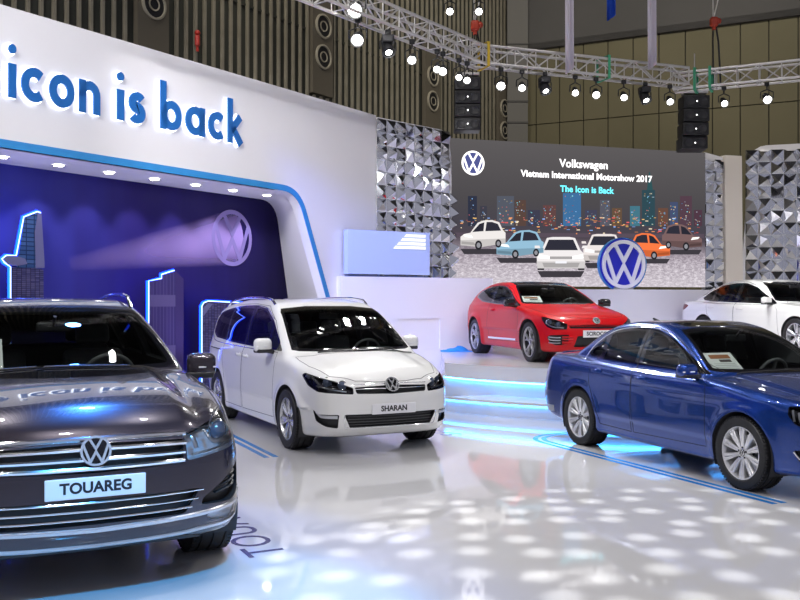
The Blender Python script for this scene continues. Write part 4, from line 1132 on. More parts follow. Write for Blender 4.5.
def prism_wall(name, poly, off, depth, mat, kind=True):
    """poly in (u,z) on the booth wall plane, extruded back by depth"""
    m = MB(); m.prism(poly, (W0+WN*off, WD, UP, -WN), depth); o = m.build(name, mat, None, False)
    if kind: struct(o)
    return o
# left booth wall with its big opening
ZO = 3.62
uA = onplane(302, 200, W0, WD, WN)[0]; uB = onplane(326, 297, W0, WD, WN); UE = 8.16; ZT = 5.4
sl = (uB[0]-uA)/(3.3-uB[1])
def edge_u(z): return uA+(3.3-z)*sl
corner = rounded([(edge_u(0), 0), (edge_u(ZO)-.0, ZO), (-6.2, ZO)], [0, .42, 0], 8)
open_edge = [p for p in corner if p not in (corner[0], corner[-1])]
open_edge = [(edge_u(0), 0)]+open_edge[0:]+[(-6.2, ZO)]
seen = []
for p in open_edge:
    if not seen or (abs(p[0]-seen[-1][0])+abs(p[1]-seen[-1][1])) > 1e-4: seen.append(p)
open_edge = seen
prism_wall('wall_left', [(UE, 0), (UE, ZT), (-7, ZT), (-7, 0), (-6.2, 0)]+list(reversed(open_edge)), 0, .2, WHITEW)
# the reveal of the opening (soffit and side)
BO = W0-WN*1.36
k0 = onplane(276, 208, BO, WD, WN); k1 = onplane(288, 298, BO, WD, WN); sb_ = (k1[0]-k0[0])/(k0[1]-k1[1])
bk = rounded([(k0[0]+k0[1]*sb_, 0), (k0[0]+(k0[1]-ZO)*sb_, ZO), (-6.2, ZO)], [0, .42, 0], 8)
back_edge = []
for p in bk:
    if not back_edge or (abs(p[0]-back_edge[-1][0])+abs(p[1]-back_edge[-1][1])) > 1e-4: back_edge.append(p)
vs = []
for (u, z), (u2, z2) in zip(open_edge, back_edge):
    vs.append(W0+WD*u+UP*z-WN*.02); vs.append(BO+WD*u2+UP*z2)
m = MB(); m.add(vs, [(2*i, 2*i+1, 2*i+3, 2*i+2) for i in range(len(vs)//2-1)])
rv = m.build('trim_1', WHITEW, None, True, 30); struct(rv)
# blue band along the opening
m = MB(); ribbon(m, inset_band := [(u-.0, z) for u, z in open_edge], .105, (W0+WD*.035+UP*.03, WD, UP, WN), .014)
tag(m.build('band', BLUEB, None, False), 'blue band edging the rounded opening in the white booth wall', 'trim strip')
# backdrop inside the opening
bd = bpy.data.materials.new('night_backdrop_print'); bd.use_nodes = True; nt = bd.node_tree; b = nt.nodes['Principled BSDF']; b.inputs['Roughness'].default_value = .5; b.inputs['Specular IOR Level'].default_value = .15
tc = nt.nodes.new('ShaderNodeTexCoord'); sx = nt.nodes.new('ShaderNodeSeparateXYZ'); mr = nt.nodes.new('ShaderNodeMapRange')
mr.inputs['From Min'].default_value = .5; mr.inputs['From Max'].default_value = 7.
rp = nt.nodes.new('ShaderNodeValToRGB'); rp.color_ramp.elements[0].color = (.036, .042, .30, 1); rp.color_ramp.elements[1].color = (.007, .004, .036, 1)
e = rp.color_ramp.elements.new(.4); e.color = (.024, .016, .14, 1)
nz = nt.nodes.new('ShaderNodeTexNoise'); nz.inputs['Scale'].default_value = 1.2
mp = nt.nodes.new('ShaderNodeMapping'); mp.inputs['Scale'].default_value = (2.2, 1, .05); ad = nt.nodes.new('ShaderNodeMath'); ad.operation = 'MULTIPLY_ADD'; ad.inputs[1].default_value = 1.6; ad.inputs[2].default_value = -.8
a2 = nt.nodes.new('ShaderNodeMath'); a2.operation = 'ADD'
nt.links.new(tc.outputs['Object'], sx.inputs[0]); nt.links.new(sx.outputs['X'], a2.inputs[0]); nt.links.new(tc.outputs['Object'], mp.inputs[0]); nt.links.new(mp.outputs[0], nz.inputs['Vector'])
nt.links.new(nz.outputs['Fac'], ad.inputs[0]); nt.links.new(ad.outputs[0], a2.inputs[1]); nt.links.new(a2.outputs[0], mr.inputs['Value']); nt.links.new(mr.outputs[0], rp.inputs[0]); nt.links.new(rp.outputs[0], b.inputs['Base Color'])
BO = W0-WN*1.36
back = empty('skyline_backdrop', (BO.x, BO.y, 0), math.atan2(WD.y, WD.x))   # local x along the wall, y away from the hall
tag(back, 'dark blue printed night-sky backdrop with light beam inside the booth opening', 'backdrop')
m = MB(); m.box((1.0, .04, 1.86), (16, .06, 3.72)); m.build('backdrop_panel', bd, back, False)
# printed search beam and emblem
bp = lambda px, py: onplane(px, py, BO, WD, WN)
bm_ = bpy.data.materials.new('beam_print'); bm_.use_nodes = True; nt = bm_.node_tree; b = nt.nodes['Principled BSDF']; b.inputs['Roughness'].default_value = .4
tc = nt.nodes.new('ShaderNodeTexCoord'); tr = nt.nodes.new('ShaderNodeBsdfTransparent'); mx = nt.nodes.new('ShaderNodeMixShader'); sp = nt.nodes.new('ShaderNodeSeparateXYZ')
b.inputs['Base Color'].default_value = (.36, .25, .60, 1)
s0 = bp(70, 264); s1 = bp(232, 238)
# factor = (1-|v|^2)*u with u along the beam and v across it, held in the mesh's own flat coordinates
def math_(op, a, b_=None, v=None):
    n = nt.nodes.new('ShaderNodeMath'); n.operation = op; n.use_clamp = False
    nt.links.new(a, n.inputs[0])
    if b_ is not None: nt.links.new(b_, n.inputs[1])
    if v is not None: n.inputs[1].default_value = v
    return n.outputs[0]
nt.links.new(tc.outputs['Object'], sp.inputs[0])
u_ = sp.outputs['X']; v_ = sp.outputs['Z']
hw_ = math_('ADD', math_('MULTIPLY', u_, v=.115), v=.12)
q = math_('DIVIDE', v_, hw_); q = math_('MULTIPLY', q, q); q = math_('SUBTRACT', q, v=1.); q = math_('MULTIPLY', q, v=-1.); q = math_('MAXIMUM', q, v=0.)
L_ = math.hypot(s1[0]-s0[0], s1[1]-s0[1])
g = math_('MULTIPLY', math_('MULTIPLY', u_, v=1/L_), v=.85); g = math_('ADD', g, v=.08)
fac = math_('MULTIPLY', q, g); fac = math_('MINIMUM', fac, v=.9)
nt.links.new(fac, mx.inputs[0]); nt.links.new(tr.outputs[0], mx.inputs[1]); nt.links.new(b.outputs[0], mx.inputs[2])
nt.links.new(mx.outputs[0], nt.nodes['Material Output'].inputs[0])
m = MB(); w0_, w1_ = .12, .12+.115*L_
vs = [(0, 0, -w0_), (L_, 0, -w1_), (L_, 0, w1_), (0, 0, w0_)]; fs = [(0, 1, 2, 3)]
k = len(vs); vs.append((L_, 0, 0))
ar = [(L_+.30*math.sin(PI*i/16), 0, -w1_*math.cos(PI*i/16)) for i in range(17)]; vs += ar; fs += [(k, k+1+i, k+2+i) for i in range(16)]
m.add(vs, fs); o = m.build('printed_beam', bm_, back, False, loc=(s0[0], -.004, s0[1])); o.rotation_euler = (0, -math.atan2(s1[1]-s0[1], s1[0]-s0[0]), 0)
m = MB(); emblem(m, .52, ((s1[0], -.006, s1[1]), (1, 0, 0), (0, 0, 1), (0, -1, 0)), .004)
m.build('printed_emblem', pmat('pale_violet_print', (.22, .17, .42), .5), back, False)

# cut-out towers with blue edge light
def bricks(name, c1, c2, mortar, sx, sz, r=.3):
    m = pmat(name, c1, r, 0, 0, .12); nt = m.node_tree; b = nt.nodes['Principled BSDF']; tc = nt.nodes.new('ShaderNodeTexCoord'); mp = nt.nodes.new('ShaderNodeMapping')
    mp.inputs['Rotation'].default_value = (PI/2, 0, 0); mp.inputs['Scale'].default_value = (sx, 1, sz); k = nt.nodes.new('ShaderNodeTexBrick'); k.offset = 0
    k.inputs['Color1'].default_value = (*c1, 1); k.inputs['Color2'].default_value = (*c2, 1); k.inputs['Mortar'].default_value = (*mortar, 1); k.inputs['Mortar Size'].default_value = .03; k.inputs['Scale'].default_value = 1
    sp = nt.nodes.new('ShaderNodeSeparateXYZ'); cb = nt.nodes.new('ShaderNodeCombineXYZ')
    nt.links.new(tc.outputs['Object'], sp.inputs[0]); nt.links.new(sp.outputs['X'], cb.inputs['X']); nt.links.new(sp.outputs['Z'], cb.inputs['Y'])
    mp.inputs['Rotation'].default_value = (0, 0, 0); mp.inputs['Scale'].default_value = (sx, sz, 1)
    nt.links.new(cb.outputs[0], mp.inputs[0]); nt.links.new(mp.outputs[0], k.inputs['Vector']); nt.links.new(k.outputs['Color'], b.inputs['Base Color'])
    return m
TW1 = bricks('tower_glass_print', (.05, .05, .15), (.11, .10, .22), (.015, .015, .05), 7, 9)
TW2 = bricks('tower_facet_print', (.03, .07, .20), (.06, .12, .28), (.015, .03, .09), 4, 4)
TW3 = bricks('tower_fin_print', (.045, .035, .14), (.06, .045, .17), (.11, .09, .24), 7, .3)
TPALE = pmat('tower_pale_print', (.14, .14, .28), .5, 0, 0, .12)
CO = W0-WN*1.02
cp = lambda px, py: onplane(px, py, CO, WD, WN)
def tower(label, polys, led, foot=None):
    t = empty('tower_cutout', (CO.x, CO.y, 0), math.atan2(WD.y, WD.x)); tag(t, label, 'cut-out')
    for i, (pts, mat, nm, d) in enumerate(polys):
        q = [cp(*p) if len(p) == 2 else (cp(p[0], 300)[0], p[2]) for p in pts]
        m = MB(); m.prism([(a, b_) for a, b_ in q], ((0, -.06-d, 0), (1, 0, 0), (0, 0, 1), (0, 1, 0)), .08); m.build(nm, mat, t, False)
    q = [cp(*p) if len(p) == 2 else (cp(p[0], 300)[0], p[2]) for p in led]
    m = MB(); m.tube([(a, -.03, b_) for a, b_ in q], .026, 8); e_ = m.build('edge_light', LEDB, t)
    m = MB(); m.tube([(a, -.055, b_) for a, b_ in q], .008, 6); m.build('light_core', LEDW, e_)
    m = MB(); m.box((sum(a for a, b_ in q)/len(q), .10, .03), (.5, .4, .06)); m.build('foot_plate', BLACKPL, t, False)
    return t
tower('dark tower cut-out with round sky deck and blue edge light at the left', [
    ([(9, 0, 0), (9, 268), (20, 265), (41, 270), (42, 0, 0)], TW1, 'tower_body', 0),
    ([(14, 268), (22, 217.5), (35, 212.5), (38.5, 214), (41.5, 262), (41.5, 268)], TW2, 'tower_top', .004),
    ([(33, 268), (32, 232), (35, 213), (38.5, 214), (41.5, 262), (41.5, 268)], TPALE, 'tower_facet', .012),
    ([(0, 259), (4, 256), (13, 256), (22, 259), (24, 264), (14, 266), (5, 264.5)], TPALE, 'sky_deck', .02)],
    [(8.2, 0, 0), (8.2, 267), (2, 262.5), (-.5, 259), (4, 255.5), (14, 255.5), (21.5, 217), (35, 211.8), (38.5, 213)])
tower('stepped tower cut-out with vertical fins and blue edge light behind the dark SUV', [
    ([(147, 0, 0), (147, 281.5), (160, 279), (160, 275), (173, 271), (173, 0, 0)], TW3, 'tower_body', 0),
    ([(173, 0, 0), (173, 271), (181, 279), (181, 0, 0)], pmat('fin_side_print', (.05, .035, .14), .5, 0, 0, .12), 'tower_side', .003)],
    [(146.4, 0, 0), (146.4, 281), (159.3, 278.4), (159.3, 274.4), (172, 270.4)])
tower('low curved-corner tower cut-out with blue edge light behind the white minivan', [
    ([(200, 0, 0), (200, 306), (202, 303), (206, 301.5), (245, 303.5), (245, 0, 0)], TW1, 'tower_body', 0),
    ([(201, 316), (201, 308), (206, 303), (210, 304)], TPALE, 'tower_facet', .006)],
    [(199.6, 0, 0), (199.6, 306), (201.5, 302.8), (206, 301), (245, 303)])

# soffit downlights
gl = 'downlights under the edge of the booth opening'
u0 = onplane(2, 157, W0-WN*.8, WD, WN)[0]; du = (onplane(267, 195, W0-WN*.8, WD, WN)[0]-u0)/6
ords = ['first', 'second', 'third', 'fourth', 'fifth', 'sixth', 'seventh', 'eighth', 'ninth', 'tenth', 'eleventh', 'twelfth', 'thirteenth', 'fourteenth']
for i in range(-3, 7):
    p = W0-WN*.8+WD*(u0+du*i)+UP*(ZO-.004)
    m = MB(); m.lathe([(.085, 0), (.10, -.004), (.10, -.012), (.07, -.012)], (0, 0, 0), (0, 0, 1), 20); o = m.build('downlight', SATIN, None, True, 35, p)
    m = MB(); m.lathe([(0, -.010), (.072, -.010)], (0, 0, 0), (0, 0, 1), 20); m.build('diffuser', DOWNE, o)
    tag(o, 'round downlight in the soffit, %s from the right-hand corner' % ords[6-i] if i < 6 else 'round downlight in the soffit, the one nearest the rounded corner', 'downlight', gl)
    l = bpy.data.lights.new('downlight_beam', 'SPOT'); l.energy = 30; l.spot_size = math.radians(75); l.spot_blend = .6; l.shadow_soft_size = .06; l.color = (.85, .85, 1.)
    lo = bpy.data.objects.new('downlight_beam', l); COL.objects.link(lo); lo.location = p-UP*.05; lo.rotation_euler = ((-WN*.35-UP).to_track_quat('-Z', 'Y')).to_euler()

# lettering on the booth wall, drawn with strokes
def g_i(): return [[(0, 0), (0, .62)]], [(0, .86, .085)], .0
def glyphs(txt, w):
    """geometric sans: returns list of (polyline, closed) and dots, and total length; x-height .62, ascender 1"""
    R = .31-w/2; out = []; dots = []; x = 0.; sp = .125
    for ch in txt:
        if ch == ' ': x += .30; continue
        if ch == 'i': out.append(([(x+w/2, 0), (x+w/2, .60)], False)); dots.append((x+w/2, .86)); x += w
        elif ch == 'e':
            cx = x+.31; out.append((arc(cx, .31, R, 0, 320, 22), False)); out.append(([(cx-R, .31), (cx+R+w*.4, .31)], False)); x += .62
        elif ch == 'h': out += [([(x+w/2, 0), (x+w/2, 1.)], False), ([(x+w/2, .30)]+arc(x+w/2+.19, .36, .19, 180, 0, 12, .62-w/2-.36)+[(x+w/2+.38, 0)], False)]; x += .38+w
        elif ch == 'T': out += [([(x, .95-w/2), (x+.56, .95-w/2)], False), ([(x+.28, 0), (x+.28, .95-w/2)], False)]; x += .56
        elif ch == 'c': out.append((arc(x+.30, .31, R, 48, 312, 20), False)); x += .53
        elif ch == 'o': out.append((arc(x+.31, .31, R, 0, 360-360/28, 27), True)); x += .62
        elif ch == 'n': out += [([(x+w/2, 0), (x+w/2, .62)], False), ([(x+w/2, .30)]+arc(x+w/2+.19, .36, .19, 180, 0, 12, .62-w/2-.36)+[(x+w/2+.38, 0)], False)]; x += .38+w
        elif ch == 's':
            r = .145-w*.08; cx = x+.20
            out.append((arc(cx+.01, .62-w/2-r+.01, r, 35, 260, 12)+arc(cx-.01, w/2+r-.01, r, 80, -145, 12), False)); x += .40
        elif ch == 'b': out += [([(x+w/2, 0), (x+w/2, 1.)], False), (arc(x+.33, .31, R, 0, 360-360/28, 27), True)]; x += .64
        elif ch == 'a': out += [([(x+.62-w/2, 0), (x+.62-w/2, .62)], False), (arc(x+.31, .31, R, 0, 360-360/28, 27), True)]; x += .62
        elif ch == 'k': out += [([(x+w/2, 0), (x+w/2, 1.)], False), ([(x+w*.6, .27), (x+.44, .62)], False), ([(x+w*1.1, .33), (x+.47, 0)], False)]; x += .47
        x += sp
    return out, dots, x-sp
u_i, z_i = onplane(8.5, 98.5, W0, WD, WN); u_k, z_k = onplane(240.5, 145.5, W0, WD, WN)
zb = (z_i+z_k)/2
ST = .172
vis, dts, LEN = glyphs('icon is back', ST); sc = (u_k-u_i)/LEN*.985; asc = .72/1.0
names = []
def wall_word(word, u_start, label):
    st, dt, ln = glyphs(word, ST)
    root = empty('wall_lettering', W0+WD*u_start+UP*zb, math.atan2(WD.y, WD.x)); tag(root, label, 'lettering', 'raised blue lettering on the booth wall')
    for nm, dep, y, extra, mat in (('letters', .03, -.05, 0., BLUEL), ('backlight', .008, -.018, .055, WHITEE)):
        m = MB(); F = ((0, y, 0), (sc, 0, 0), (0, 0, asc), (0, -1, 0))
        for pts, cl in st: ribbon(m, pts, ST+extra, F, dep, 0, cl)
        for x, z in dt: m.prism([(x+(.085+extra/2)*math.cos(2*PI*i/20), z+(.085+extra/2)*math.sin(2*PI*i/20)) for i in range(20)], F, dep)
        m.build(nm, mat, root, True, 30)
    return ln*sc
for wd, xa, xb, lb in (('icon', 9, 100.5, 'blue backlit word icon high on the white booth wall'), ('is', 117.5, 145.5, 'blue backlit word is between the two longer words'), ('back', 161, 241.5, 'blue backlit word back, nearest the end of the white wall')):
    ua = onplane(xa, 100+(xa-9)*.2, W0+WN*.08, WD, WN)[0]; ub = onplane(xb, 100+(xb-9)*.2, W0+WN*.08, WD, WN)[0]; sc = (ub-ua)/glyphs(wd, ST)[2]
    wall_word(wd, ua, lb)
st, dt, ln = glyphs('The', ST); wall_word('The', u_i-(.425+ln)*sc, 'blue backlit word The at the left end, mostly outside the picture')

# hall wall with vertical slats (same direction as the booth wall, further back)
HO = Vector((-.0, 0, 0)); yh0 = 16.8/(.673+.4444); 
H0 = Vector(((0-400)/FP*yh0, yh0, 0))       # point on the slatted wall at the picture's left edge
m = MB()
def hp(u, z, off=0.): return H0+WD*u+WN*off+UP*z
q0 = hp(-9, 0); q1 = hp(18.6, 0)
m.add([hp(-9, 0), hp(18.6, 0), hp(18.6, 18), hp(-9, 18)], [(0, 1, 2, 3)], 0)
vents = []
for px, pa, pb in ((148, -22, 6), (318, 27.6, 58), (428, 77, 102), (500, 109, 131)):
    u, za = onplane(px, pa, H0, WD, WN); _, zz = onplane(px, pb, H0, WD, WN); vents.append((u, za, zz))
pu = .256; u = -9
Mw = Matrix((( WD.x, -WN.x, 0), (WD.y, -WN.y, 0), (0, 0, 1))).to_3x3()
while u < 18.5:
    segs = [(0, 18)]
    for vu, za, zz in vents:
        if abs(u-vu) < .45: segs = [(0, zz-.95), (za+.95, 18)]
    for a, b_ in segs: m.box(hp(u, (a+b_)/2, .06), (.056, .07, b_-a), 1, Mw)
    u += pu
for zz in (8.2,): m.box(hp(4.8, zz, .02), (27.6, .04, .05), 0, Mw)
hw_o = m.build('wall_back', [HALLG, SLATM], None, False); struct(hw_o)
PANEL = pmat('vent_panel', (.115, .10, .075), .65)
for i, (vu, za, zz) in enumerate(vents):
    vp = empty('air_vent_panel', hp(vu, (za+zz)/2, .05), math.atan2(WD.y, WD.x))
    tag(vp, 'panel with two round air nozzles, %s' % ['at the far left above the white wall', 'above the end of the lettering', 'between truss and mirrored wall', 'beside the concrete column'][i], 'air vent', 'air nozzle panels on the slatted wall')
    m = MB(); m.box((0, -.05, 0), (.78, .12, abs(za-zz)+1.85)); m.build('panel', PANEL, vp, False)
    for s_ in (1, -1):
        m = MB(); z_ = s_*(za-zz)/2
        m.lathe([(.30, .0), (.30, .04), (.26, .05), (.25, .02), (.25, 0)], (0, -.11, z_), (0, -1, 0), 24); m.lathe([(0, .012), (.25, .012)], (0, -.11, z_), (0, -1, 0), 24, 1); m.lathe([(.1, .03), (.13, .04), (.13, .01)], (0, -.11, z_), (0, -1, 0), 20)
        m.build('nozzle', [pmat('vent_ring', (.36, .33, .26), .5), BLACKPL], vp)
# small red fire valve on a slat
m = MB(); p = hp(onplane(192, 42, H0, WD, WN)[0], onplane(192, 42, H0, WD, WN)[1], .16); m.rbox(p, (.10, .10, .22), .03); m.cyl(p-UP*.22, p-UP*.1, .03, 8); m.ball(p+UP*.16, .06)
tag(m.build('alarm_bell', pmat('alarm_red', (.45, .03, .02), .4), None), 'small red alarm fitting on the slatted wall above the lettering', 'alarm')

# right hall wall, column, bulkhead, ceiling
RO = Vector((3.73, 30.5, 0)); R1 = Vector((11.78, 26.5, 0)); RD = (R1-RO).normalized(); RN = Vector((RD.y, -RD.x, 0))
RN = RN if RN.y < 0 else -RN
m = MB(); zt = 10.05
def rp_(u, z, off=0.): return RO+RD*u+RN*off+UP*z
Mr = Matrix(((RD.x, -RN.x, 0), (RD.y, -RN.y, 0), (0, 0, 1))).to_3x3()
m.add([rp_(-1, 0), rp_(24, 0), rp_(24, zt), rp_(-1, zt)], [(0, 1, 2, 3)], 1)
u = .15
while u < 23.5:
    for za, zb_ in ((0, 3.0), (3.03, 7.55), (7.58, zt)): m.box(rp_(u+.39, (za+zb_)/2, .03), (.765, .06, zb_-za), 0, Mr)
    u += .80
struct(m.build('wall_right', [OLIVE, pmat('panel_joint', (.05, .045, .03), .8)], None, False))
m = MB(); m.add([rp_(-1.5, zt, .2), rp_(26, zt, .2), rp_(26, 18, .2), rp_(-1.5, 18, .2)], [(0, 1, 2, 3)]); m.box(rp_(12, zt+.1, .1), (27, .2, .2), 0, Mr)
struct(m.build('trim_2', DGREY, None, False))
m = MB(); p = at(517, 60, 30.0); m.box((p.x, 30.3, 9), (.68, .9, 18), 0)
for z_ in (5.5, 7.6, 8.3, 10.2): m.box((p.x, 29.83, z_), (.70, .04, .05), 1)
struct(m.build('trim_3', [pmat('concrete_column', (.15, .145, .135), .8), DGREY], None, False))
m = MB(); m.box((4, 16, 18.1), (50, 56, .2)); struct(m.build('ceiling', DGREY, None, False))

# mirrored pyramid walls
def mirror_wall(label, o, d, n, outline, cell, jit=.5, back=.12):
    root = empty('mirror_wall', (o.x, o.y, o.z), math.atan2(d.y, d.x)); tag(root, label, 'mirror wall', 'walls of mirrored pyramids')
    us = [p[0] for p in outline]; zs = [p[1] for p in outline]
    m = MB(); rs = random.Random(len(label)); nz = int((max(zs)-min(zs))/cell)+1; nu = int((max(us)-min(us))/cell)+1
    for i in range(nu):
        for j in range(nz):
            a, b_ = min(us)+i*cell, min(zs)+j*cell; c = np.array([(a+cell*.5, b_+cell*.5)])
            if not inpoly(c, outline)[0]: continue
            e = cell*.98; h = cell*.42
            ax = a+e*(.5+rs.uniform(-jit, jit)*.5); az = b_+e*(.5+rs.uniform(-jit, jit)*.5)
            m.add([(a, 0, b_), (a+e, 0, b_), (a+e, 0, b_+e), (a, 0, b_+e), (ax, -h, az)], [(0, 1, 4), (1, 2, 4), (2, 3, 4), (3, 0, 4)])
    m.build('mirror_facets', MIRR, root, False)
    m = MB(); m.prism(outline, ((0, .002, 0), (1, 0, 0), (0, 0, 1), (0, 1, 0)), back); m.build('backing_board', WHITEW, root, False)
    return root
ML = Vector((-.46, 18.14, 0)); MR = Vector((1.06, 19.60, 0)); d = (MR-ML).normalized(); n = Vector((d.y, -d.x, 0))
ln = (MR-ML).length
def mo(px, py): return onplane(px, py, ML, d, n)
mirror_wall('tall wall of mirrored pyramids between white wall and screen', ML, d, n, rounded([(0, 0), mo(462, 300)[:1]+(0,), mo(460, 275), mo(449, 131), mo(377, 117)], [0, 0, .02, .3, .02]), .268)
SL = Vector((1.09, 19.65, 0)); SR = Vector((7.33, 21.6, 0)); sd = (SR-SL).normalized(); sn = Vector((sd.y, -sd.x, 0)); SW = (SR-SL).length
mirror_wall('narrow strip of mirrored pyramids beside the screen', SR+sd*.0-sn*.05, sd, sn, [(.02, 0), (.56, 0), (.54, 5.15), (.02, 5.25)], .268)
PR = Vector((7.92, 22.35, 0)); pd = Vector((.985, -.17, 0)).normalized(); pn = Vector((pd.y, -pd.x, 0))
po = lambda px, py: onplane(px, py, PR, pd, pn)
a = po(739.5, 285); b_ = po(752, 146)
mirror_wall('wide wall of mirrored pyramids behind the white saloon', PR, pd, pn, rounded([(a[0]-.16, 0), (a[0]+5, 0), (a[0]+5, b_[1]+.12), (b_[0]+.0, b_[1])], [0, 0, 0, .35]), .30)
# beige column beside the narrow strip
m = MB(); p0 = SR+sd*.60; q = at(740, 200, 22.1)
m.prism([(0, 0), (.50, 0), (.44, 5.2), (-.04, 5.2)], (p0, sd, UP, -sn), .35)
struct(m.build('trim_4', pmat('beige_pillar', (.80, .74, .68), .5), None, False))

# LED screen ------------------------------------------------------
scr = empty('led_screen', (SL.x, SL.y, 0), math.atan2(sd.y, sd.x)); tag(scr, 'wide LED screen showing a night skyline and a row of cars', 'screen')
ZS0, ZS1 = 2.0, 5.23
m = MB(); m.box((SW/2, .10, (ZS0+ZS1)/2), (SW, .18, ZS1-ZS0)); m.build('screen_cabinet', BLACKPL, scr, False)
sky = bpy.data.materials.new('screen_night'); sky.use_nodes = True; nt = sky.node_tree; nt.nodes.clear()
o_ = nt.nodes.new('ShaderNodeOutputMaterial'); em = nt.nodes.new('ShaderNodeEmission'); em.inputs[1].default_value = .78
tc = nt.nodes.new('ShaderNodeTexCoord'); sp = nt.nodes.new('ShaderNodeSeparateXYZ'); mr = nt.nodes.new('ShaderNodeMapRange'); mr.inputs[1].default_value = ZS0; mr.inputs[2].default_value = ZS1
rp = nt.nodes.new('ShaderNodeValToRGB'); cr = rp.color_ramp
for t, c_ in ((0., (.46, .42, .46)), (.22, (.26, .22, .26)), (.34, (.07, .055, .07)), (.42, (.055, .05, .065)), (.6, (.065, .06, .065)), (1., (.095, .088, .09))):
    if t in (0., 1.): el = cr.elements[0 if t == 0. else -1]; el.color = (*c_, 1)
    else: el = cr.elements.new(t); el.color = (*c_, 1)
nz = nt.nodes.new('ShaderNodeTexNoise'); nz.inputs['Scale'].default_value = 9; nz.inputs['Detail'].default_value = 6; nz.inputs['Roughness'].default_value = .8
mpn = nt.nodes.new('ShaderNodeMapping'); mpn.inputs['Scale'].default_value = (1, 1, 2.5)
gt = nt.nodes.new('ShaderNodeMapRange'); gt.inputs[1].default_value = ZS0+1.0; gt.inputs[2].default_value = ZS0+.5; gt.inputs[3].default_value = 0.; gt.inputs[4].default_value = 1.
sb = nt.nodes.new('ShaderNodeMapRange'); sb.inputs[1].default_value = .45; sb.inputs[2].default_value = .75
ml = nt.nodes.new('ShaderNodeMath'); ml.operation = 'MULTIPLY'; mxc = nt.nodes.new('ShaderNodeMix'); mxc.data_type = 'RGBA'; mxc.inputs['B'].default_value = (.95, .88, .95, 1)
lk = nt.links.new
lk(tc.outputs['Object'], sp.inputs[0]); lk(sp.outputs['Z'], mr.inputs[0]); lk(mr.outputs[0], rp.inputs[0]); lk(tc.outputs['Object'], mpn.inputs[0]); lk(mpn.outputs[0], nz.inputs['Vector']); lk(nz.outputs['Fac'], sb.inputs[0])
lk(sp.outputs['Z'], gt.inputs[0]); lk(gt.outputs[0], ml.inputs[0]); lk(sb.outputs[0], ml.inputs[1]); lk(ml.outputs[0], mxc.inputs['Factor']); lk(rp.outputs[0], mxc.inputs['A']); lk(mxc.outputs['Result'], em.inputs[0]); lk(em.outputs[0], o_.inputs[0])
m = MB(); m.add([(0, .005, ZS0), (SW, .005, ZS0), (SW, .005, ZS1), (0, .005, ZS1)], [(0, 1, 2, 3)]); m.build('screen_face', sky, scr, False)
so = lambda px, py: onplane(px, py, SL, sd, sn)
PIC = {}
def pc(c_, s_=1.):
    k = (c_, s_)
    if k not in PIC: PIC[k] = emat('screen_colour_%d' % len(PIC), c_, s_*.68)
    return PIC[k]
pic = MB(); pmats = []
def pm(c_, s_=1.):
    q = pc(c_, s_)
    if q not in pmats: pmats.append(q)
    return pmats.index(q)
def ppoly(pts, c_, s_=1., d_=.004):
    n_ = len(pts); pic.add([(a, .005-d_, b_) for a, b_ in pts], [tuple(range(n_))], pm(c_, s_))
# skyline
rs = random.Random(4)
tow = [(468, 477, 196, (.03, .035, .06)), (480, 487, 206, (.05, .05, .07)), (497, 514, 196, (.09, .10, .13)), (515, 526, 200, (.10, .06, .05)), (528, 540, 210, (.05, .05, .08)), (543, 556, 205, (.12, .06, .06)), (563, 581, 193, (.05, .16, .34)), (585, 597, 210, (.06, .06, .10)), (600, 610, 200, (.10, .10, .13)), (612, 622, 208, (.13, .08, .05)), (630, 640, 206, (.06, .18, .24)), (642, 655, 190, (.03, .07, .09)), (658, 668, 208, (.14, .07, .05)), (670, 678, 202, (.06, .08, .16)), (680, 692, 196, (.09, .05, .07)), (694, 702, 210, (.08, .04, .06))]
for x0, x1, yt, c_ in tow:
    ppoly([so(x0, 226), so(x1, 226), so(x1, yt), so(x0, yt)], c_, 1., .003)
    for i in range(int((x1-x0)*1.7)):
        x = rs.uniform(x0+.5, x1-1.5); y = rs.uniform(yt+1, 225); w_ = rs.uniform(.5, 1.3); h_ = rs.uniform(.5, 1.2)
        ppoly([so(x, y+h_), so(x+w_, y+h_), so(x+w_, y), so(x, y)], rs.choice([(.9, .55, .2), (.7, .75, .9), (.25, .5, .9), (.8, .2, .2), (.9, .8, .6), (.3, .8, .9)]), rs.choice([.35, .6, .9]), .0045)
ppoly([so(647, 190), so(653, 190), so(650, 172), so(649, 172)], (.03, .09, .10), 1., .003)
for i in range(170):
    x = rs.uniform(460, 700); y = rs.uniform(217, 233); w_ = rs.uniform(.8, 3.5); h_ = rs.uniform(.5, 1.3)
    ppoly([so(x, y+h_), so(x+w_, y+h_), so(x+w_, y), so(x, y)], rs.choice([(1., .6, .2), (.9, .35, .15), (1., .85, .6), (.3, .5, 1.), (.9, .15, .15)]), rs.choice([.5, .8, 1.]), .005)
ppoly([so(452, 232.5), so(704, 234), so(704, 238), so(452, 236.5)], (.10, .075, .10), 1., .0035)
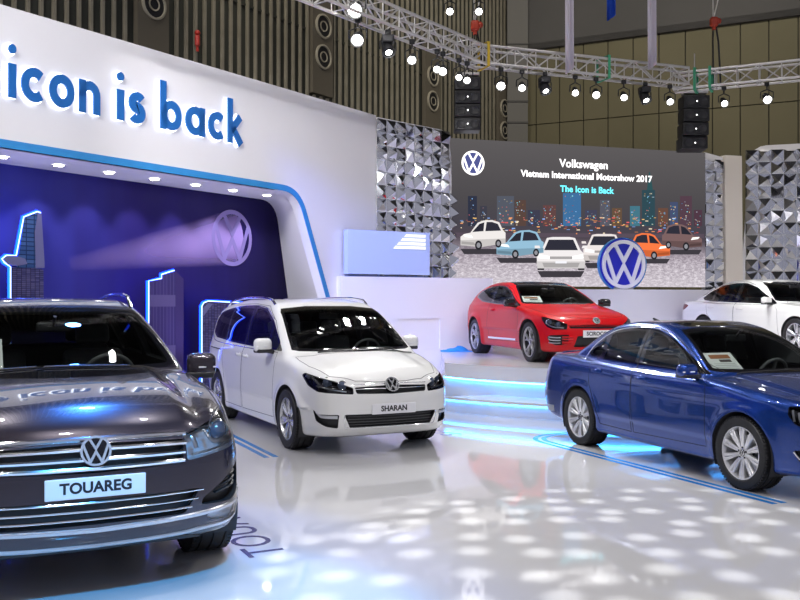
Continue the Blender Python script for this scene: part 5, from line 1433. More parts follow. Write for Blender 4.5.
# cars on the screen: outlines with glass, lamps, wheels
def scar(cx, cy, w_, h_, col, face, dark=False):
    """face -1: nose to the left, 0: seen from the front, 1: nose to the right; w,h in picture pixels"""
    P = lambda x, y: so(cx+x*w_, cy-y*h_)
    sh = tuple(c_*.45 for c_ in col); gl_ = (.03, .03, .045)
    if face == 0:
        ppoly([P(-.5, .05), P(.5, .05), P(.52, .45), P(.40, .62), P(-.40, .62), P(-.52, .45)], col, 1., .006)
        ppoly([P(-.42, .58), P(.42, .58), P(.30, .97), P(.18, 1.0), P(-.18, 1.0), P(-.30, .97)], col, 1., .0062)
        ppoly([P(-.5, .05), P(.5, .05), P(.52, .26), P(-.52, .26)], tuple(c_*.72 for c_ in col), 1., .0064)
        ppoly([P(-.36, .60), P(.36, .60), P(.26, .92), P(-.26, .92)], gl_, 1., .0068)
        ppoly([P(-.48, .36), P(-.24, .33), P(-.24, .42), P(-.47, .48)], (1., 1., 1.), 1.2, .007); ppoly([P(.24, .33), P(.48, .36), P(.47, .48), P(.24, .42)], (1., 1., 1.), 1.2, .007)
        ppoly([P(-.24, .33), P(.24, .33), P(.24, .41), P(-.24, .41)], sh, 1., .0068)
        ppoly([P(-.36, .08), P(.36, .08), P(.40, .22), P(-.40, .22)], sh, 1., .0068); ppoly([P(-.12, .2), P(.12, .2), P(.12, .27), P(-.12, .27)], (.9, .9, .95), 1., .0072)
        for s_ in (-1, 1): ppoly([P(s_*.50, .0), P(s_*.36, .0), P(s_*.36, .14), P(s_*.50, .14)], (.02, .02, .025), 1., .0055)
        for s_ in (-1, 1): ppoly([P(s_*.44, .66), P(s_*.56, .66), P(s_*.56, .74), P(s_*.46, .74)], col, 1., .007)
    else:
        f = face
        ppoly([P(-.5*f, .16), P(-.5*f, .55), P(-.44*f, .62), P(.1*f, .60), P(.42*f, .50), P(.5*f, .40), P(.5*f, .1), P(.05*f, .03), P(-.3*f, .12)], col, 1., .006)
        ppoly([P(-.46*f, .58), P(-.36*f, .92), P(-.2*f, 1.0), P(.0*f, .98), P(.12*f, .9), P(.28*f, .55)], col, 1., .0062)
        ppoly([P(-.40*f, .62), P(-.33*f, .86), P(-.2*f, .93), P(-.08*f, .93), P(-.05*f, .60)], gl_, 1., .0068); ppoly([P(-.01*f, .60), P(-.03*f, .92), P(.08*f, .86), P(.24*f, .57)], tuple(c_*.8 for c_ in gl_), 1., .0068)
        ppoly([P(-.5*f, .16), P(-.5*f, .34), P(.5*f, .28), P(.5*f, .1), P(.05*f, .03), P(-.3*f, .12)], tuple(c_*.68 for c_ in col), 1., .0064)
        ppoly([P(.22*f, .36), P(.40*f, .40), P(.44*f, .48), P(.26*f, .46)], (1., 1., .95), 1.3, .007)
        ppoly([P(.16*f, .10), P(.48*f, .14), P(.48*f, .24), P(.2*f, .2)], sh, 1., .0068)
        for xx, yy, r in ((-.34, .16, .15), (.10, .10, .17)):
            for rr_, c_, d_ in ((1., (.02, .02, .025), .0072), (.55, (.30, .30, .33), .0076)):
                ppoly([so(cx+xx*f*w_+r*rr_*h_*.75*math.cos(2*PI*i/14), cy-yy*h_-r*rr_*h_*math.sin(2*PI*i/14)) for i in range(14)], c_, 1., d_)
    # dark shadow under the car, drawn into the screen picture
    ppoly([P(-.5, -.03), P(.5, -.03), P(.42, -.22), P(-.42, -.22)], (.05, .045, .055), 1., .0042)
scar(483, 248, 45, 28, (.86, .82, .80), -1); scar(520, 257, 47, 27, (.30, .52, .68), -1); scar(561, 270, 47, 33, (.88, .84, .84), 0); scar(604, 262, 40, 28, (.85, .78, .76), 0); scar(650, 258, 40, 25, (.95, .20, .06), 1); scar(682, 249, 40, 25, (.20, .12, .12), 1)
pic.build('screen_picture', pmats, scr, False)
SM = frameM((0, 0, 0), (1, 0, 0), (0, 0, 1), (0, -1, 0))
WT = emat('screen_white', (1, .97, .97), 1.25)
for tx, px, py, sz, mat in (('Volkswagen', 584, 164.6, .255, WT), ('Vietnam International Motorshow 2017', 588, 176.6, .205, WT), ('The Icon is Back', 587, 190, .20, emat('screen_cyan', (.15, .85, 1.), 1.1))):
    a, b_ = so(px, py); text_mesh('screen_lettering', tx, sz, mat, scr, frameM((a, -.004, b_), (1, 0, 0), (0, 0, 1), (0, -1, 0)), .0005, .0058, 'CENTER', 1.02)
a, b_ = so(473, 163); m = MB(); R_ = .27
m.prism([(R_*math.cos(2*PI*i/32), R_*math.sin(2*PI*i/32)) for i in range(32)], ((a, 0, b_), (1, 0, 0), (0, 0, 1), (0, -1, 0)), .002, 0); emblem(m, R_, ((a, -.003, b_), (1, 0, 0), (0, 0, 1), (0, -1, 0)), .002, 1); m.build('screen_emblem', [emat('screen_navy', (.06, .07, .20), 1.), WT], scr, False)

# stage, low walls, ledge ------------------------------------------
SC0 = Vector((4.0, 16.6, 0)); ZST = .676
LWL = Vector((-1.108, 16.9, 0)); LWR = Vector((1.92, 18.6, 0)); ld = (LWR-LWL).normalized(); lnn = Vector((ld.y, -ld.x, 0)); LL = (LWR-LWL).length
def stage_poly(R, left_q, right, deep):
    pts = []
    for i in range(91):
        t = math.radians(180+180*i/90*1.0+0); x, y = SC0.x+R*math.cos(t), SC0.y+R*math.sin(t)
        if x >= left_q*y and not (x > right and y > deep): pts.append((x, y))
    return pts
base_off = .55
BL = SL+sn*base_off; BR = SR+sd*6+sn*base_off
def stage_slab(name, R, z0, z1, mat, back=True, cut=.0455):
    pts = stage_poly(R, cut, 7.2, 14.9)
    if back: 
        bs = SL+sd*.76+sn*.505; be = SL+sd*12+sn*.505; le = LWR+lnn*.005; t_ = (LWL+lnn*.005); k_ = (le.y-t_.y)/(le.x-t_.x); x_ = (t_.y-k_*t_.x)*cut/(1-k_*cut)
        pts = pts+[(pts[-1][0]+.01, 15.0), (13.0, 15.0), (be.x, be.y), (bs.x, bs.y), (le.x+.02, le.y+.4), (le.x, le.y), (x_, t_.y+k_*(x_-t_.x))]
    m = MB(); m.prism(pts, ((0, 0, z0), (1, 0, 0), (0, 1, 0), (0, 0, 1)), z1-z0); return m.build(name, mat, None, False)
stg = empty('stage', (SC0.x, SC0.y, 0)); tag(stg, 'round white raised stage with glowing blue step under the red coupe', 'stage')
def adopt(o): o.parent = stg; o.matrix_parent_inverse = Matrix.Translation((-SC0.x, -SC0.y, 0))
o = stage_slab('stage_top', 3.96, .455, ZST, STAGEM); adopt(o)
o = stage_slab('stage_riser', 3.84, .0, .455, STAGEM); adopt(o)
o = stage_slab('stage_step', 4.52, .19, .226, STAGEM, False); adopt(o)
o = stage_slab('step_riser', 4.46, .0, .19, STAGEM, False); adopt(o)
for R, z, nm, le_m in ((3.87, .435, 'edge_light', LEDC), (4.49, .172, 'edge_light', LEDC2)):
    pts = stage_poly(R, .046, 7.2, 14.9); m = MB(); m.tube([(x, y, z) for x, y in pts], .012, 8); o = m.build(nm, le_m, None); adopt(o)

lo_ = lambda px, py: onplane(px, py, LWL, ld, lnn)
a = lo_(398, 319); b_ = lo_(440, 348); ZL = 2.13
m = MB(); F = (LWL, ld, UP, -lnn)
n0, n1, nz0, nz1 = a[0], b_[0], b_[1], a[1]
for p, q in (((0, 0), (n0, ZL)), ((n1, 0), (LL, ZL)), ((n0, 0), (n1, nz0)), ((n0, nz1), (n1, ZL))):
    m.prism([p, (q[0], p[1]), q, (p[0], q[1])], F, .38)
m.prism([(n0, nz0), (n1, nz0), (n1, nz1), (n0, nz1)], (LWL-lnn*.025, ld, UP, -lnn), .33)
struct(m.build('wall_centre', WHITEW, None, False))
m = MB(); m.prism([(0, 0), (SW+6.6, 0), (SW+6.6, 1.93), (0, 1.93)], (SL+sd*.75+sn*.5, sd, UP, -sn), .55); struct(m.build('wall_screen_base', WHITEW, None, False))
# counter box on the low wall
ct = empty('counter_box', LWL+ld*.0+UP*ZL, math.atan2(ld.y, ld.x)); tag(ct, 'counter box painted as blue-lit, with four white bars standing on the low white wall', 'counter')
BLUELIT = pmat('blue_lit_panel', (.44, .54, .80), .3)  # blue LED light on the white box, tinted into its base colour
c0 = lo_(348, 275)[0]; c1 = lo_(430, 275)[0]; ch = at(348, 230, 17.0).z-ZL
m = MB(); m.box(((c0+c1)/2, .10, ch/2+.03), (c1-c0, .18, ch-.04)); m.build('counter_body', BLUELIT, ct, False)
m = MB(); m.box(((c0+c1)/2, .11, .012), (c1-c0-.04, .16, .024)); m.build('shadow_strip', pmat('shadow_navy', (.02, .05, .16), .4), ct, False)  # shadow line under the box, put in as a dark navy strip
for i in range(4):
    py = 236.2+3.9*i; x0 = 404-3.6*i; m = MB(); u0_, z0_ = lo_(x0, py+.75); u1_, z1_ = lo_(425.5, py-1.15); sl_ = lo_(x0+2.2, py)[0]
    m.prism([(u0_, z0_-ZL), (u1_, z0_-ZL), (u1_, z1_-ZL), (sl_, z1_-ZL)], ((0, .0, 0), (1, 0, 0), (0, 0, 1), (0, -1, 0)), .008); m.build('bar', pmat('white_bar_glow', (.9, .9, .92), .3, emis=(1, 1, 1), estr=.25), ct, False)  # bars carry a faint added glow, though they are no lamps

# round emblem sign on the ledge in front of the screen
sg_o = SL+sn*.28; sg_o = sg_o+sd*onplane(622, 264, sg_o, sd, sn)[0]; zc = at(622, 264.5, sg_o.y).z; RS = .60
sgn = empty('emblem_sign', (sg_o.x, sg_o.y, 1.93), math.atan2(sd.y, sd.x)); tag(sgn, 'round blue and white emblem sign standing in front of the screen', 'sign')
ez = zc-1.93
m = MB(); m.lathe([(0, .06), (RS*.97, .06), (RS, .03), (RS*.97, -.06), (0, -.06)], (0, 0, ez), (0, -1, 0), 56); m.build('sign_disc', pmat('emblem_blue', (.02, .025, .50), .3), sgn)
m = MB(); emblem(m, RS*.93, ((0, -.06, ez), (1, 0, 0), (0, 0, 1), (0, -1, 0)), .035); m.lathe([(RS*.965, .03), (RS*1.02, .05), (RS*1.02, -.05), (RS*.965, -.05)], (0, 0, ez), (0, -1, 0), 56, 1); m.build('emblem', [pmat('emblem_white', (.85, .85, .9), .3), BLUEB], sgn)
m = MB(); m.box((0, .0, max(.02, (ez-RS)/2+.02)), (.5, .16, max(.05, ez-RS+.08))); m.build('sign_foot', SATIN, sgn, False)

# crumpled blue cloth on the stage
p = floorpt(456, 351, ZST); p.y -= .12; rs = random.Random(3); m = MB(); n_ = 14; vs = []
for i in range(n_):
    for j in range(n_):
        x, y = (i/(n_-1)-.5), (j/(n_-1)-.5); r = math.hypot(x, y)*2
        vs.append((x*.62, y*.4, max(.004, .10*(1-r)+.05*math.sin(9*x+3*y)*math.cos(8*y)*(1-r*.6)+rs.uniform(-.012, .012))))
m.add(vs, [(i*n_+j, (i+1)*n_+j, (i+1)*n_+j+1, i*n_+j+1) for i in range(n_-1) for j in range(n_-1)])
o = m.build('cloth', pmat('blue_cloth', (.02, .28, .72), .7), None, True, 80, p); o.modifiers.new('thick', 'SOLIDIFY').thickness = .004
tag(o, 'crumpled bright blue cloth lying on the stage beside the red coupe', 'cloth')

# floor markings ----------------------------------------------------
def floor_lines(label, pts, w, gap, closed=False):
    m = MB()
    ribbon(m, pts, w, ((0, 0, .0006), (1, 0, 0), (0, 1, 0), (0, 0, 1)), .0012, 0, closed)
    L_, R_ = stroke2d([Vector(p) for p in pts], 2*gap, closed)
    ribbon(m, [tuple(q) for q in R_], w, ((0, 0, .0006), (1, 0, 0), (0, 1, 0), (0, 0, 1)), .0012, 0, closed)
    tag(m.build('floor_stripe', pmat('stripe_blue', (.02, .20, .58), .2), None, False), label, 'floor marking', 'blue stripes on the white floor')
cs, yaw = CARS['sedan']; hx = Vector((math.cos(yaw), math.sin(yaw), 0)); lx = Vector((-hx.y, hx.x, 0))
A = floorpt(542.5, 442.5); Bp = floorpt(775, 504)
dd = (Bp-A).normalized(); nn = Vector((-dd.y, dd.x, 0))
def fl(a, b_): q = A+dd*a+nn*b_; return (q.x, q.y)
wdt = 2.9
arcp = [fl(-.38+.55-.55*math.cos(math.radians(t)) if 0 else -.0-.55*math.sin(math.radians(t)), .55-.55*math.cos(math.radians(t))) for t in range(0, 91, 10)]
ptsS = [fl((Bp-A).length, 0), fl(2., 0)]+arcp+[fl(-.55, wdt-.55)]+[fl(-.55*math.cos(math.radians(t)), wdt-.55+.55*math.sin(math.radians(t))) for t in range(10, 91, 10)]+[fl(6.5, wdt)]
floor_lines('double blue floor stripe with rounded corner around the blue sedan', ptsS, .06, .10)
A2 = floorpt(236, 437); B2_ = floorpt(276, 457); d2 = (B2_-A2).normalized(); e2 = B2_-d2*5.2
floor_lines('short double blue floor stripe between the SUV and the white minivan', [(e2.x, e2.y), (B2_.x, B2_.y)], .06, .10)
hx = Vector((math.cos(CARS['suv'][1]), math.sin(CARS['suv'][1]), 0)); lx = Vector((-hx.y, hx.x, 0))
NAVY = pmat('floor_letter_navy', (.03, .03, .13), .25)
def floor_word(txt, p, ex, ey, size, label, mat):
    o = text_mesh('floor_lettering', txt, size, mat, None, frameM((p.x, p.y, .0012), ex, ey, (0, 0, 1)), .0004, .0, 'LEFT', 1.05); tag(o, label, 'floor lettering')
T0 = floorpt(262, 553)
T1 = floorpt(284.5, 547.2)
tx = (T1-floorpt(246, 553.5)); th_ = tx.length
bx = T1+(-hx)*-.16
floor_word('TOUAREG', T1-lx*(th_*.5)+hx*.15, -hx, -lx, th_*1.40, 'dark outlined model lettering on the floor beside the dark SUV', NAVY)
hv = Vector((math.cos(CARS['van'][1]), math.sin(CARS['van'][1]), 0)); lv = Vector((-hv.y, hv.x, 0))
p = floorpt(452, 434); floor_word('SHARAN', p+hv*.1, -hv, -lv, .40, 'faint lettering on the floor beside the white minivan', pmat('faint_letter', (.30, .29, .55), .25))

# information sheets behind windscreens
def sheet(label, carname, x, y, z, w_, h_, tilt, yawd=0):
    loc, yw = CARS[carname]; s_ = 1.
    M = Matrix.Translation(loc) @ Matrix.Rotation(yw, 4, 'Z') @ Matrix.Translation((x*s_, y*s_, z*s_)) @ Matrix.Rotation(math.radians(yawd), 4, 'Z') @ Matrix.Rotation(math.radians(tilt), 4, 'Y')
    m = MB(); m.box((0, 0, 0), (.008, w_, h_), 0, None)
    o = m.build('info_sheet', pmat('sheet_white', (.8, .8, .78), .5), None, False); o.matrix_world = M
    tag(o, label, 'info sheet', None)
    k = MB(); k.box((.006, 0, h_*.32), (.004, w_*.7, h_*.16), 0); k.box((.006, w_*.1, h_*.14), (.004, w_*.4, h_*.10), 1)
    for i in range(6): k.box((.006, 0, h_*(.02-.075*i)), (.003, w_*.75, h_*.012), 2)
    k.build('sheet_print', [pmat('print_brown', (.35, .13, .05), .5), pmat('print_dark', (.08, .06, .06), .5), pmat('print_grey', (.45, .45, .45), .5)], o, False)
sheet('white info sheet propped behind the windscreen of the blue sedan', 'sedan', -.78, -.36, 1.035, .34, .34, -52)
sheet('white info sheet propped behind the windscreen of the red coupe', 'coupe', -.80, -.40, .985, .36, .30, -55)
sheet('pale info sheet behind the windscreen of the dark SUV at the left edge', 'suv', -.98, -.50, 1.25, .28, .34, -42)

# trusses ------------------------------------------------------------
def truss(label, a, b, s=.31, pitch=.40):
    a = Vector(a); b = Vector(b); d_ = (b-a).normalized(); sd_ = Vector((d_.y, -d_.x, 0)).normalized(); up = UP
    L_ = (b-a).length; t = empty('lighting_truss', a, 0); tag(t, label, 'truss', 'aluminium lighting trusses')
    h = s/2; m = MB(); cor = [sd_*x*h+up*z*h for x, z in ((1, 1), (-1, 1), (-1, -1), (1, -1))]
    for c_ in cor: m.cyl(c_, c_+d_*L_, .025, 10)
    m.build('chords', STEEL, t)
    m = MB(); n_ = max(2, round(L_/pitch)); st_ = L_/n_
    for i in range(n_):
        p, q = d_*st_*i, d_*st_*(i+1)
        for k in range(4):
            c_, e_ = cor[k], cor[(k+1) % 4]
            m.cyl(p+c_, p+e_, .010, 6)
            if k in (0, 2): continue
            if i % 2: m.cyl(p+c_, q+e_, .013, 6)
            else: m.cyl(p+e_, q+c_, .013, 6)
    for k in range(4): m.cyl(d_*L_+cor[k], d_*L_+cor[(k+1) % 4], .014, 6)
    m.build('braces', STEEL, t)
    return t
ZTR = 5.95
def tr(px, py): y = (ZTR-CH)*FP/(HZ-py); return Vector(((px-400)/FP*y, y, ZTR))
TA = tr(320, -9); TB = tr(487, 60); TC = tr(471, 48); TD = tr(692, 72); TE = tr(674, 83); TF = tr(812, 69)
# keep the second truss just behind the first where they cross
truss('lighting truss running from the upper left towards the middle', TA+(TA-TB).normalized()*4, TB)
truss('lighting truss in the middle, above the LED screen', TC+Vector((0, .5, .02)), TD+Vector((0, .5, .02)))
truss('lighting truss at the right, above the white saloon', TE, TF+(TF-TE).normalized()*3)
truss('lighting truss overhead in front of the booth, outside the picture', Vector((-6, 3.5, 7.2)), Vector((8, 6.0, 7.2)))

# lamps --------------------------------------------------------------
CAN = pmat('lamp_black', (.015, .015, .017), .4)
def lamp_head(r, dark, aim):
    """built at the origin hanging down from z=0; lens points along aim"""
    t = empty('stage_lamp', (0, 0, 0)); c0 = Vector((0, 0, -.30)); d_ = Vector(aim).normalized()
    m = MB(); m.rbox((0, 0, -.03), (.09, .06, .08), .02); m.cyl((0, 0, -.06), (0, 0, -.13), .014, 8)
    sx_ = Vector((d_.y, -d_.x, 0)).normalized()
    m.tube([c0+sx_*(r+.03), c0+sx_*(r+.03)+UP*.12, c0+UP*.17, c0-sx_*(r+.03)+UP*.12, c0-sx_*(r+.03)], .011, 8); m.build('yoke', CAN, t)
    m = MB(); k = 1.6 if dark else 1.
    m.lathe([(0, -.16*k), (r*.55, -.16*k), (r*.8, -.10*k), (r, .02), (r*1.06, .07), (r*.98, .07), (r*.9, .055)], c0, d_, 20)
    if dark: m.rbox(c0+UP*.16, (r*1.9, r*1.9, .12), .03)
    b_ = m.build('lamp_body', CAN, t)
    m = MB(); rr_ = r*.8 if not dark else r*.5
    m.lathe([(0, .075), (rr_*.6, .07), (rr_, .056)], c0, d_, 20); m.build('lens', LAMPE, t)
    return t
protos = {}
G = 'stage lamps hanging from the trusses'
def place_lamp(px, py, truss_a, truss_b, label, r=.10, dark=False, aim=(-.15, -1, -.9), beam=0, target=None, col=(1, 1, 1), size=40, oth=0):
    # px decides where along the truss the lamp hangs
    best = None
    for i in range(400):
        q = truss_a+(truss_b-truss_a)*(i/399); x = 400+FP*q.x/q.y
        if best is None or abs(x-px) < best[0]: best = (abs(x-px), q)
    q = best[1]; key = (r, dark, tuple(aim))
    if key not in protos: protos[key] = lamp_head(r, dark, aim); o = protos[key]
    else: o = copy_tree(protos[key])
    pz = at(px, py, q.y).z; top = min(q.z-.17, pz+.30)
    if q.z-.17-top > .04 or pz+.30 > q.z+.3: pass
    if oth: q = q+Vector((-.13, -.26, 0)); top = pz+.30
    o.location = (q.x, q.y, top); tag(o, label, 'stage lamp', G)
    if q.z-.15-top > .03 and not oth:
        m = MB(); m.cyl((0, 0, -.02), (0, 0, q.z-.15-top), .012, 8); m.build('drop_pipe', STEEL, o)
    if beam:
        l = bpy.data.lights.new('lamp_beam', 'SPOT'); l.energy = beam; l.spot_size = math.radians(size); l.spot_blend = .5; l.shadow_soft_size = .10; l.color = col
        lo = bpy.data.objects.new('lamp_beam', l); COL.objects.link(lo); p = Vector(o.location)+Vector((0, 0, -.3))+Vector(aim).normalized()*.12; lo.location = p
        tg = Vector(target); lo.rotation_euler = (tg-p).to_track_quat('-Z', 'Y').to_euler()
    return o
E1 = (TA, TB); E2 = (TC+Vector((0, .5, .02)), TD+Vector((0, .5, .02))); E3 = (TE, TF)
L1 = [(365, 15, 0, .12), (358, 34, 0, .10), (388, 42, 1, .10), (412, 55, 0, .075), (437, 56, 0, .065), (443, 66, 0, .075), (459, 70, 0, .06), (467, 68, 0, .065)]
bm1 = {0: ((1.5, 7.5, 0), 350), 3: ((-.6, 10, .5), 300), 5: ((2, 9, 0), 300), 7: ((3.5, 9, .6), 300)}
for i, (px, py, dk, r) in enumerate(L1):
    place_lamp(px, py, *E1, 'stage lamp hanging on the left truss, %s from its left end%s' % (ords[i], ', black moving head' if dk else ''), r, bool(dk), (-.1, -1, -.7) if not dk else (.25, -.6, -1.), bm1.get(i, (0, 0))[1], bm1.get(i, ((0, 0, 0), 0))[0], size=50, oth=1 if i == 0 else 0)
L2 = [(501, 68, 0, .085), (522, 65, 0, .07), (545, 71, 1, .10), (575, 70, 0, .065), (596, 76, 0, .075), (624, 74, 0, .07), (645, 79, 1, .10), (670, 79, 0, .07)]
bm2 = {0: ((2.6, 14.5, 1), 220), 3: ((3.2, 15, 1), 200), 5: ((6.5, 18, 1), 200), 7: ((8, 17, 1), 220)}
for i, (px, py, dk, r) in enumerate(L2):
    place_lamp(px, py, *E2, 'stage lamp hanging on the middle truss, %s from its left end%s' % (ords[i], ', black moving head' if dk else ''), r, bool(dk), (-.1, -1, -.7) if not dk else (.25, -.6, -1.), bm2.get(i, (0, 0))[1], bm2.get(i, ((0, 0, 0), 0))[0], size=55)
for i, (px, py, r) in enumerate([(724, 90, .07), (767, 92, .085)]):
    place_lamp(px, py, *E3, ['stage lamp on the right truss, next to the red hoist', 'stage lamp on the right truss, nearest the picture edge'][i], r, False, (-.1, -1, -.7), 200, (8, 17, 1), size=50)
# lamps of the upper bar seen at the top edge
m = MB(); ya = 16.0; pa, pb_ = at(440, -8, ya), at(484, -8, ya); m.cyl(pa-Vector((3, 0, 0)), pb_+Vector((1, 0, 0)), .03, 10)
tag(m.build('lighting_bar', STEEL, None), 'lighting bar above the middle truss at the top edge', 'lighting bar')
for i, (px, py) in enumerate([(450, 3), (479, -1)]):
    q = at(px, py, ya); o = copy_tree(protos[(.07, False, (-.1, -1, -.7))]); o.location = (q.x, ya, pa.z-.03); tag(o, ['stage lamp at the top edge above the left truss', 'stage lamp at the top edge beside the red hoist chain'][i], 'stage lamp', G)

# line arrays
def line_array(label, px0, px1, py0, py1, y, n_, curve):
    a = at(px0, py0, y); b_ = at(px1, py1, y); w_ = b_.x-a.x; H_ = a.z-b_.z; h = H_/n_
    t = empty('line_array', ((a.x+b_.x)/2, y, a.z)); tag(t, label, 'loudspeaker', 'hanging loudspeaker columns')
    m = MB(); m.rbox((0, .1, .06), (w_*.9, .3, .06), .015); m.cyl((0, .1, .08), (0, .1, .9), .012, 8); m.build('flying_frame', STEEL, t)
    for i in range(n_):
        z_ = -h*(i+.5); off = curve*(i/(n_-1))**2 if n_ > 1 else 0
        M = Matrix.Rotation(math.radians(-curve*30*(i/(n_-1))), 3, 'X')
        m = MB(); m.rbox((0, .15+off, z_), (w_, .42, h*.95), .02, 0, M); c_ = m.build('speaker_cabinet', CAN, t)
        m = MB()
        for s_ in (-1, 1): m.lathe([(0, .0), (w_*.13, .004), (w_*.16, .012), (w_*.17, 0)], M @ Vector((s_*w_*.25, -.211, 0))+Vector((0, .15+off, z_)), (0, -1, 0), 16)
        m.build('driver', pmat('driver_black', (.03, .03, .033), .5), c_)
        m = MB(); m.ball(Vector((0, -.07+off, z_)), .014, 0, 6); m.build('indicator_light', emat('tiny_light', (1, 1, 1), 3), c_)
line_array('black hanging loudspeaker column at the crossing of the two trusses', 454.5, 480.5, 77, 131, 18.4, 4, 0.)
line_array('black hanging loudspeaker column over the right end of the screen', 683, 709, 95, 149, 19.0, 4, .12)

# hanging cloths
def banner(label, px0, px1, pyb, y, mat, z_top=12.):
    a = at(px0, pyb, y); b_ = at(px1, pyb, y); w_ = b_.x-a.x; c_ = (a.x+b_.x)/2; n_ = 18; k = 14; vs = []
    for j in range(k+1):
        z_ = a.z+(z_top-a.z)*j/k
        for i in range(n_+1):
            t = i/n_*2-1; vs.append((t*w_*.5*(1-.06*(j/k)), .05*math.sin(t*7+j*.25)+.02*math.cos(t*13), z_-a.z+(.06*t if j == 0 else 0)))
    m = MB(); m.add(vs, [(j*(n_+1)+i, j*(n_+1)+i+1, (j+1)*(n_+1)+i+1, (j+1)*(n_+1)+i) for j in range(k) for i in range(n_)])
    o = m.build('hanging_cloth', mat, None, True, 80, (c_, y, a.z)); o.modifiers.new('thick', 'SOLIDIFY').thickness = .006; tag(o, label, 'hanging cloth')
WC = pmat('white_cloth', (.70, .66, .72), .8)
banner('white folded cloth hanging above the middle truss, left of the blue one', 565.5, 574.5, 71, 16.0, WC); banner('white folded cloth hanging right of the blue one, above the screen', 648, 657, 67, 16.6, WC); banner('bright blue cloth hanging at the top edge between two white ones', 607, 616, 18, 16.6, pmat('royal_cloth', (.015, .09, .55), .8))
# chain hoists and cables
for i, (px, py, y, lb) in enumerate([(475, 26, 16.7, 'red chain hoist hanging above the left end of the middle truss'), (714, 22, 18.4, 'red chain hoist hanging above the right truss')]):
    q = at(px, py, y); t = empty('chain_hoist', q); tag(t, lb, 'hoist', 'red chain hoists'); m = MB(); m.rbox((0, 0, 0), (.16, .15, .20), .05); m.cyl((0, 0, -.16), (0, 0, -.08), .04, 10); m.ball((.09, 0, .02), .06); m.build('hoist_body', pmat('hoist_red', (.50, .05, .02), .4), t)
    m = MB(); m.tube([(0, 0, .1), (.06, 0, .35), (.5+.1*i, 0, 3.0), (.9, 0, 6)], .012, 6); m.tube([(-.02, 0, .1), (-.03, 0, 2.), (-.05, 0, 6)], .012, 6); m.build('chain', STEEL, t)
    m = MB(); z_ = ZTR-q.z+.15; m.tube([(.0, 0, -.15), (-.02, 0, -.35), (0, 0, z_)], .012, 6); m.tube([(.04, .0, -.1), (.09, 0, -.4), (.14, 0, z_-.1)], .02, 6); m.build('hook_cable', BLACKPL, t)
GRN = pmat('green_sling', (.05, .35, .18), .6); YEL = pmat('yellow_sling', (.62, .42, .03), .6)
for i, (px, e, mat, lb) in enumerate([(484, E2, YEL, 'yellow sling around the left end of the middle truss'), (603, E2, GRN, 'green sling around the middle truss under the blue cloth'), (696, E3, GRN, 'green sling around the left end of the right truss'), (711, E3, GRN, 'green sling around the right truss below the red hoist')]):
    best = min((abs(400+FP*(e[0]+(e[1]-e[0])*k/300).x/(e[0]+(e[1]-e[0])*k/300).y-px), k) for k in range(301)); q = e[0]+(e[1]-e[0])*best[1]/300
    d_ = (e[1]-e[0]).normalized(); s_ = Vector((d_.y, -d_.x, 0)); m = MB()
    m.sweep([s_*x*.20+UP*z_*.21 for x, z_ in ((1, 1), (1, -1), (-1, -1), (-1, 1))], [(s_*x+UP*z_).normalized() for x, z_ in ((1, 1), (1, -1), (-1, -1), (-1, 1))], .05, .012, 8, 0, True, True)
    tag(m.build('sling', mat, None, False, loc=q), lb, 'sling', 'lifting slings on the trusses')

# ------------------------------------------------------------------ cars
car_suv(); car_van(); car_sedan(); car_coupe(); car_saloon()

# ------------------------------------------------------------------ light, camera
def area(name, loc, target, size, energy, col=(1, 1, 1), sy=None):
    l = bpy.data.lights.new(name, 'AREA'); l.energy = energy; l.size = size; l.color = col
    if sy: l.shape = 'RECTANGLE'; l.size_y = sy
    o = bpy.data.objects.new(name, l); COL.objects.link(o); o.location = loc; o.rotation_euler = (Vector(target)-Vector(loc)).to_track_quat('-Z', 'Y').to_euler(); return o
def spot(name, loc, target, size, energy, col=(1, 1, 1), soft=.1, blend=.4):
    l = bpy.data.lights.new(name, 'SPOT'); l.energy = energy; l.spot_size = math.radians(size); l.spot_blend = blend; l.shadow_soft_size = soft; l.color = col
    o = bpy.data.objects.new(name, l); COL.objects.link(o); o.location = loc; o.rotation_euler = (Vector(target)-Vector(loc)).to_track_quat('-Z', 'Y').to_euler(); return o
HALL = 42
for ix, x in enumerate((-6, -1.5, 3, 8)):
    for iy, y in enumerate((-4, 1, 6, 11.5)):
        spot('hall_beam', (x, y, 11.35), (x, y+1.0, 0), 130, HALL*6, (1., .965, .975), .12, .7)
for p, t_, e_ in (((-3, 15.5, 13), (0, 25, 7), 1500), ((3, 18, 13), (4, 30, 6), 1700), ((9, 18, 13), (9, 28, 6), 1700), ((-8, 11, 13), (-6, 18, 7), 900)):
    spot('hall_wall_fill', p, t_, 110, e_*.5, (1., .93, .80), .4, .8)  # fill spots added to lift the dark hall walls
for i in range(9):
    x = -5.2+1.5*i; y = 3.5+2.5*(x+6)/14
    tg, en, sz = [((-5.0, 13, 4.5), 900, 44), ((-3.2, 14.5, 4), 1500, 40), ((-1.5, 17, 3.5), 2600, 36), ((-1.3, 6.0, .6), 180, 40), ((-.6, 11, 1.0), 110, 36), ((2.8, 19.5, 2.6), 800, 30), ((3.2, 9.5, .8), 420, 36), ((3.2, 16, 1.4), 800, 26), ((7.6, 18.5, 1.8), 1500, 30)][i]
    o = copy_tree(protos[(.10, False, (-.1, -1, -.7))]); o.location = (x, y, 7.03); tag(o, 'stage lamp on the overhead truss outside the picture, %s from its left end' % ords[i], 'stage lamp', G)
    spot('truss_beam', (x, y, 6.6), tg, sz, en, (1, .98, .985), .10, .7)
spot('truss_beam', (-5.2, 3.64, 6.6), (-1.9, 12.2, 1.0), 30, 1300, (.93, .93, 1.), .10, .7)
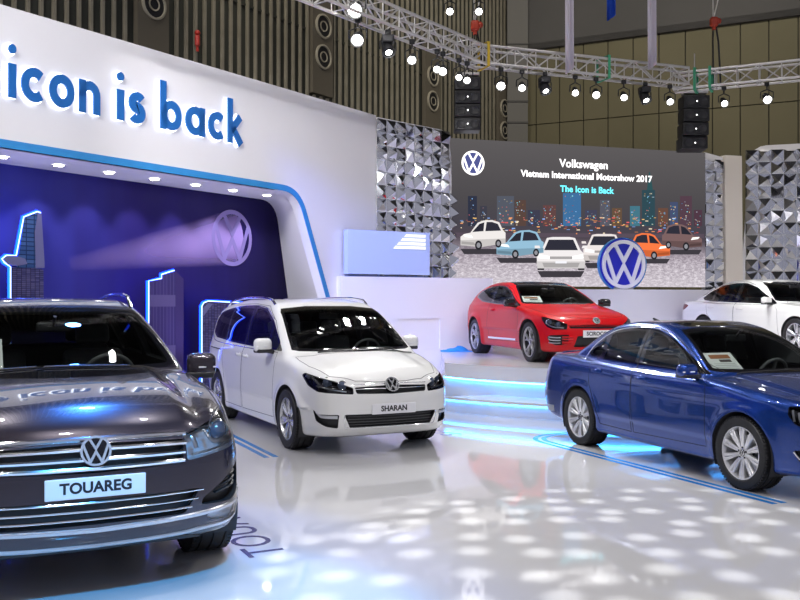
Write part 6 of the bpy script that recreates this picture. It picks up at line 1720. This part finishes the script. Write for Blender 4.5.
for i in range(6):
    p = W0-WN*.55+WD*(-4.2+2.0*i)+UP*.15; spot('soffit_fill', p, p+UP*3+WN*.1, 75, 60, (.72, .70, 1.), .08, .8)  # added fill spots without fixtures, brightening the soffit and backdrop
spot('blue_wash', (-3.0, 9.5, 6.0), (-2.2, 5.0, .3), 45, 700, (.05, .25, 1.), .15)
spot('cyan_wash', (.6, .9, 6.0), (-1.05, 4.35, 0), 24, 1700, (.04, .42, 1.), .15)
spot('violet_wash', (-2.8, 13.6, 5.6), (1.6, 18.0, 1.2), 45, 1150, (.16, .22, 1.), .15)
# moving head with a dotted gobo on the floor
gb = spot('gobo_beam', (1.9, 9.0, 7.5), (2.0, 4.9, 0), 44, 1.0, (1, 1, 1), .02, .2)
l = gb.data; l.use_nodes = True; nt = l.node_tree; nt.nodes.clear()
o_ = nt.nodes.new('ShaderNodeOutputLight'); em = nt.nodes.new('ShaderNodeEmission'); tc = nt.nodes.new('ShaderNodeTexCoord'); sp = nt.nodes.new('ShaderNodeSeparateXYZ'); cb = nt.nodes.new('ShaderNodeCombineXYZ')
dx = nt.nodes.new('ShaderNodeMath'); dx.operation = 'DIVIDE'; dy = nt.nodes.new('ShaderNodeMath'); dy.operation = 'DIVIDE'; v = nt.nodes.new('ShaderNodeTexVoronoi'); v.voronoi_dimensions = '2D'; v.inputs['Scale'].default_value = 20; v.inputs['Randomness'].default_value = .45
r = nt.nodes.new('ShaderNodeMapRange'); r.inputs[1].default_value = .36; r.inputs[2].default_value = .12; r.inputs[3].default_value = 0; r.inputs[4].default_value = 1500
lk = nt.links.new
lk(tc.outputs['Normal'], sp.inputs[0]); lk(sp.outputs['X'], dx.inputs[0]); lk(sp.outputs['Z'], dx.inputs[1]); lk(sp.outputs['Y'], dy.inputs[0]); lk(sp.outputs['Z'], dy.inputs[1]); lk(dx.outputs[0], cb.inputs[0]); lk(dy.outputs[0], cb.inputs[1])
lk(cb.outputs[0], v.inputs['Vector']); lk(v.outputs['Distance'], r.inputs[0]); lk(r.outputs[0], em.inputs[1]); lk(em.outputs[0], o_.inputs[0])
w = bpy.data.worlds.new('hall_air'); SC.world = w; w.use_nodes = True; w.node_tree.nodes['Background'].inputs[0].default_value = (.20, .20, .24, 1); w.node_tree.nodes['Background'].inputs[1].default_value = .9
cam = bpy.data.cameras.new('camera'); co = bpy.data.objects.new('camera', cam); COL.objects.link(co); SC.camera = co
co.location = (0, 0, CH); co.rotation_euler = (PI/2, 0, 0); cam.sensor_width = 36; cam.lens = 36*FP/800; cam.shift_y = (HZ-300)/800; cam.clip_end = 200
SC.view_settings.view_transform = 'Standard'; SC.view_settings.look = 'None'; SC.view_settings.gamma = 1; SC.view_settings.use_curve_mapping = False
SC.view_settings.exposure = .62
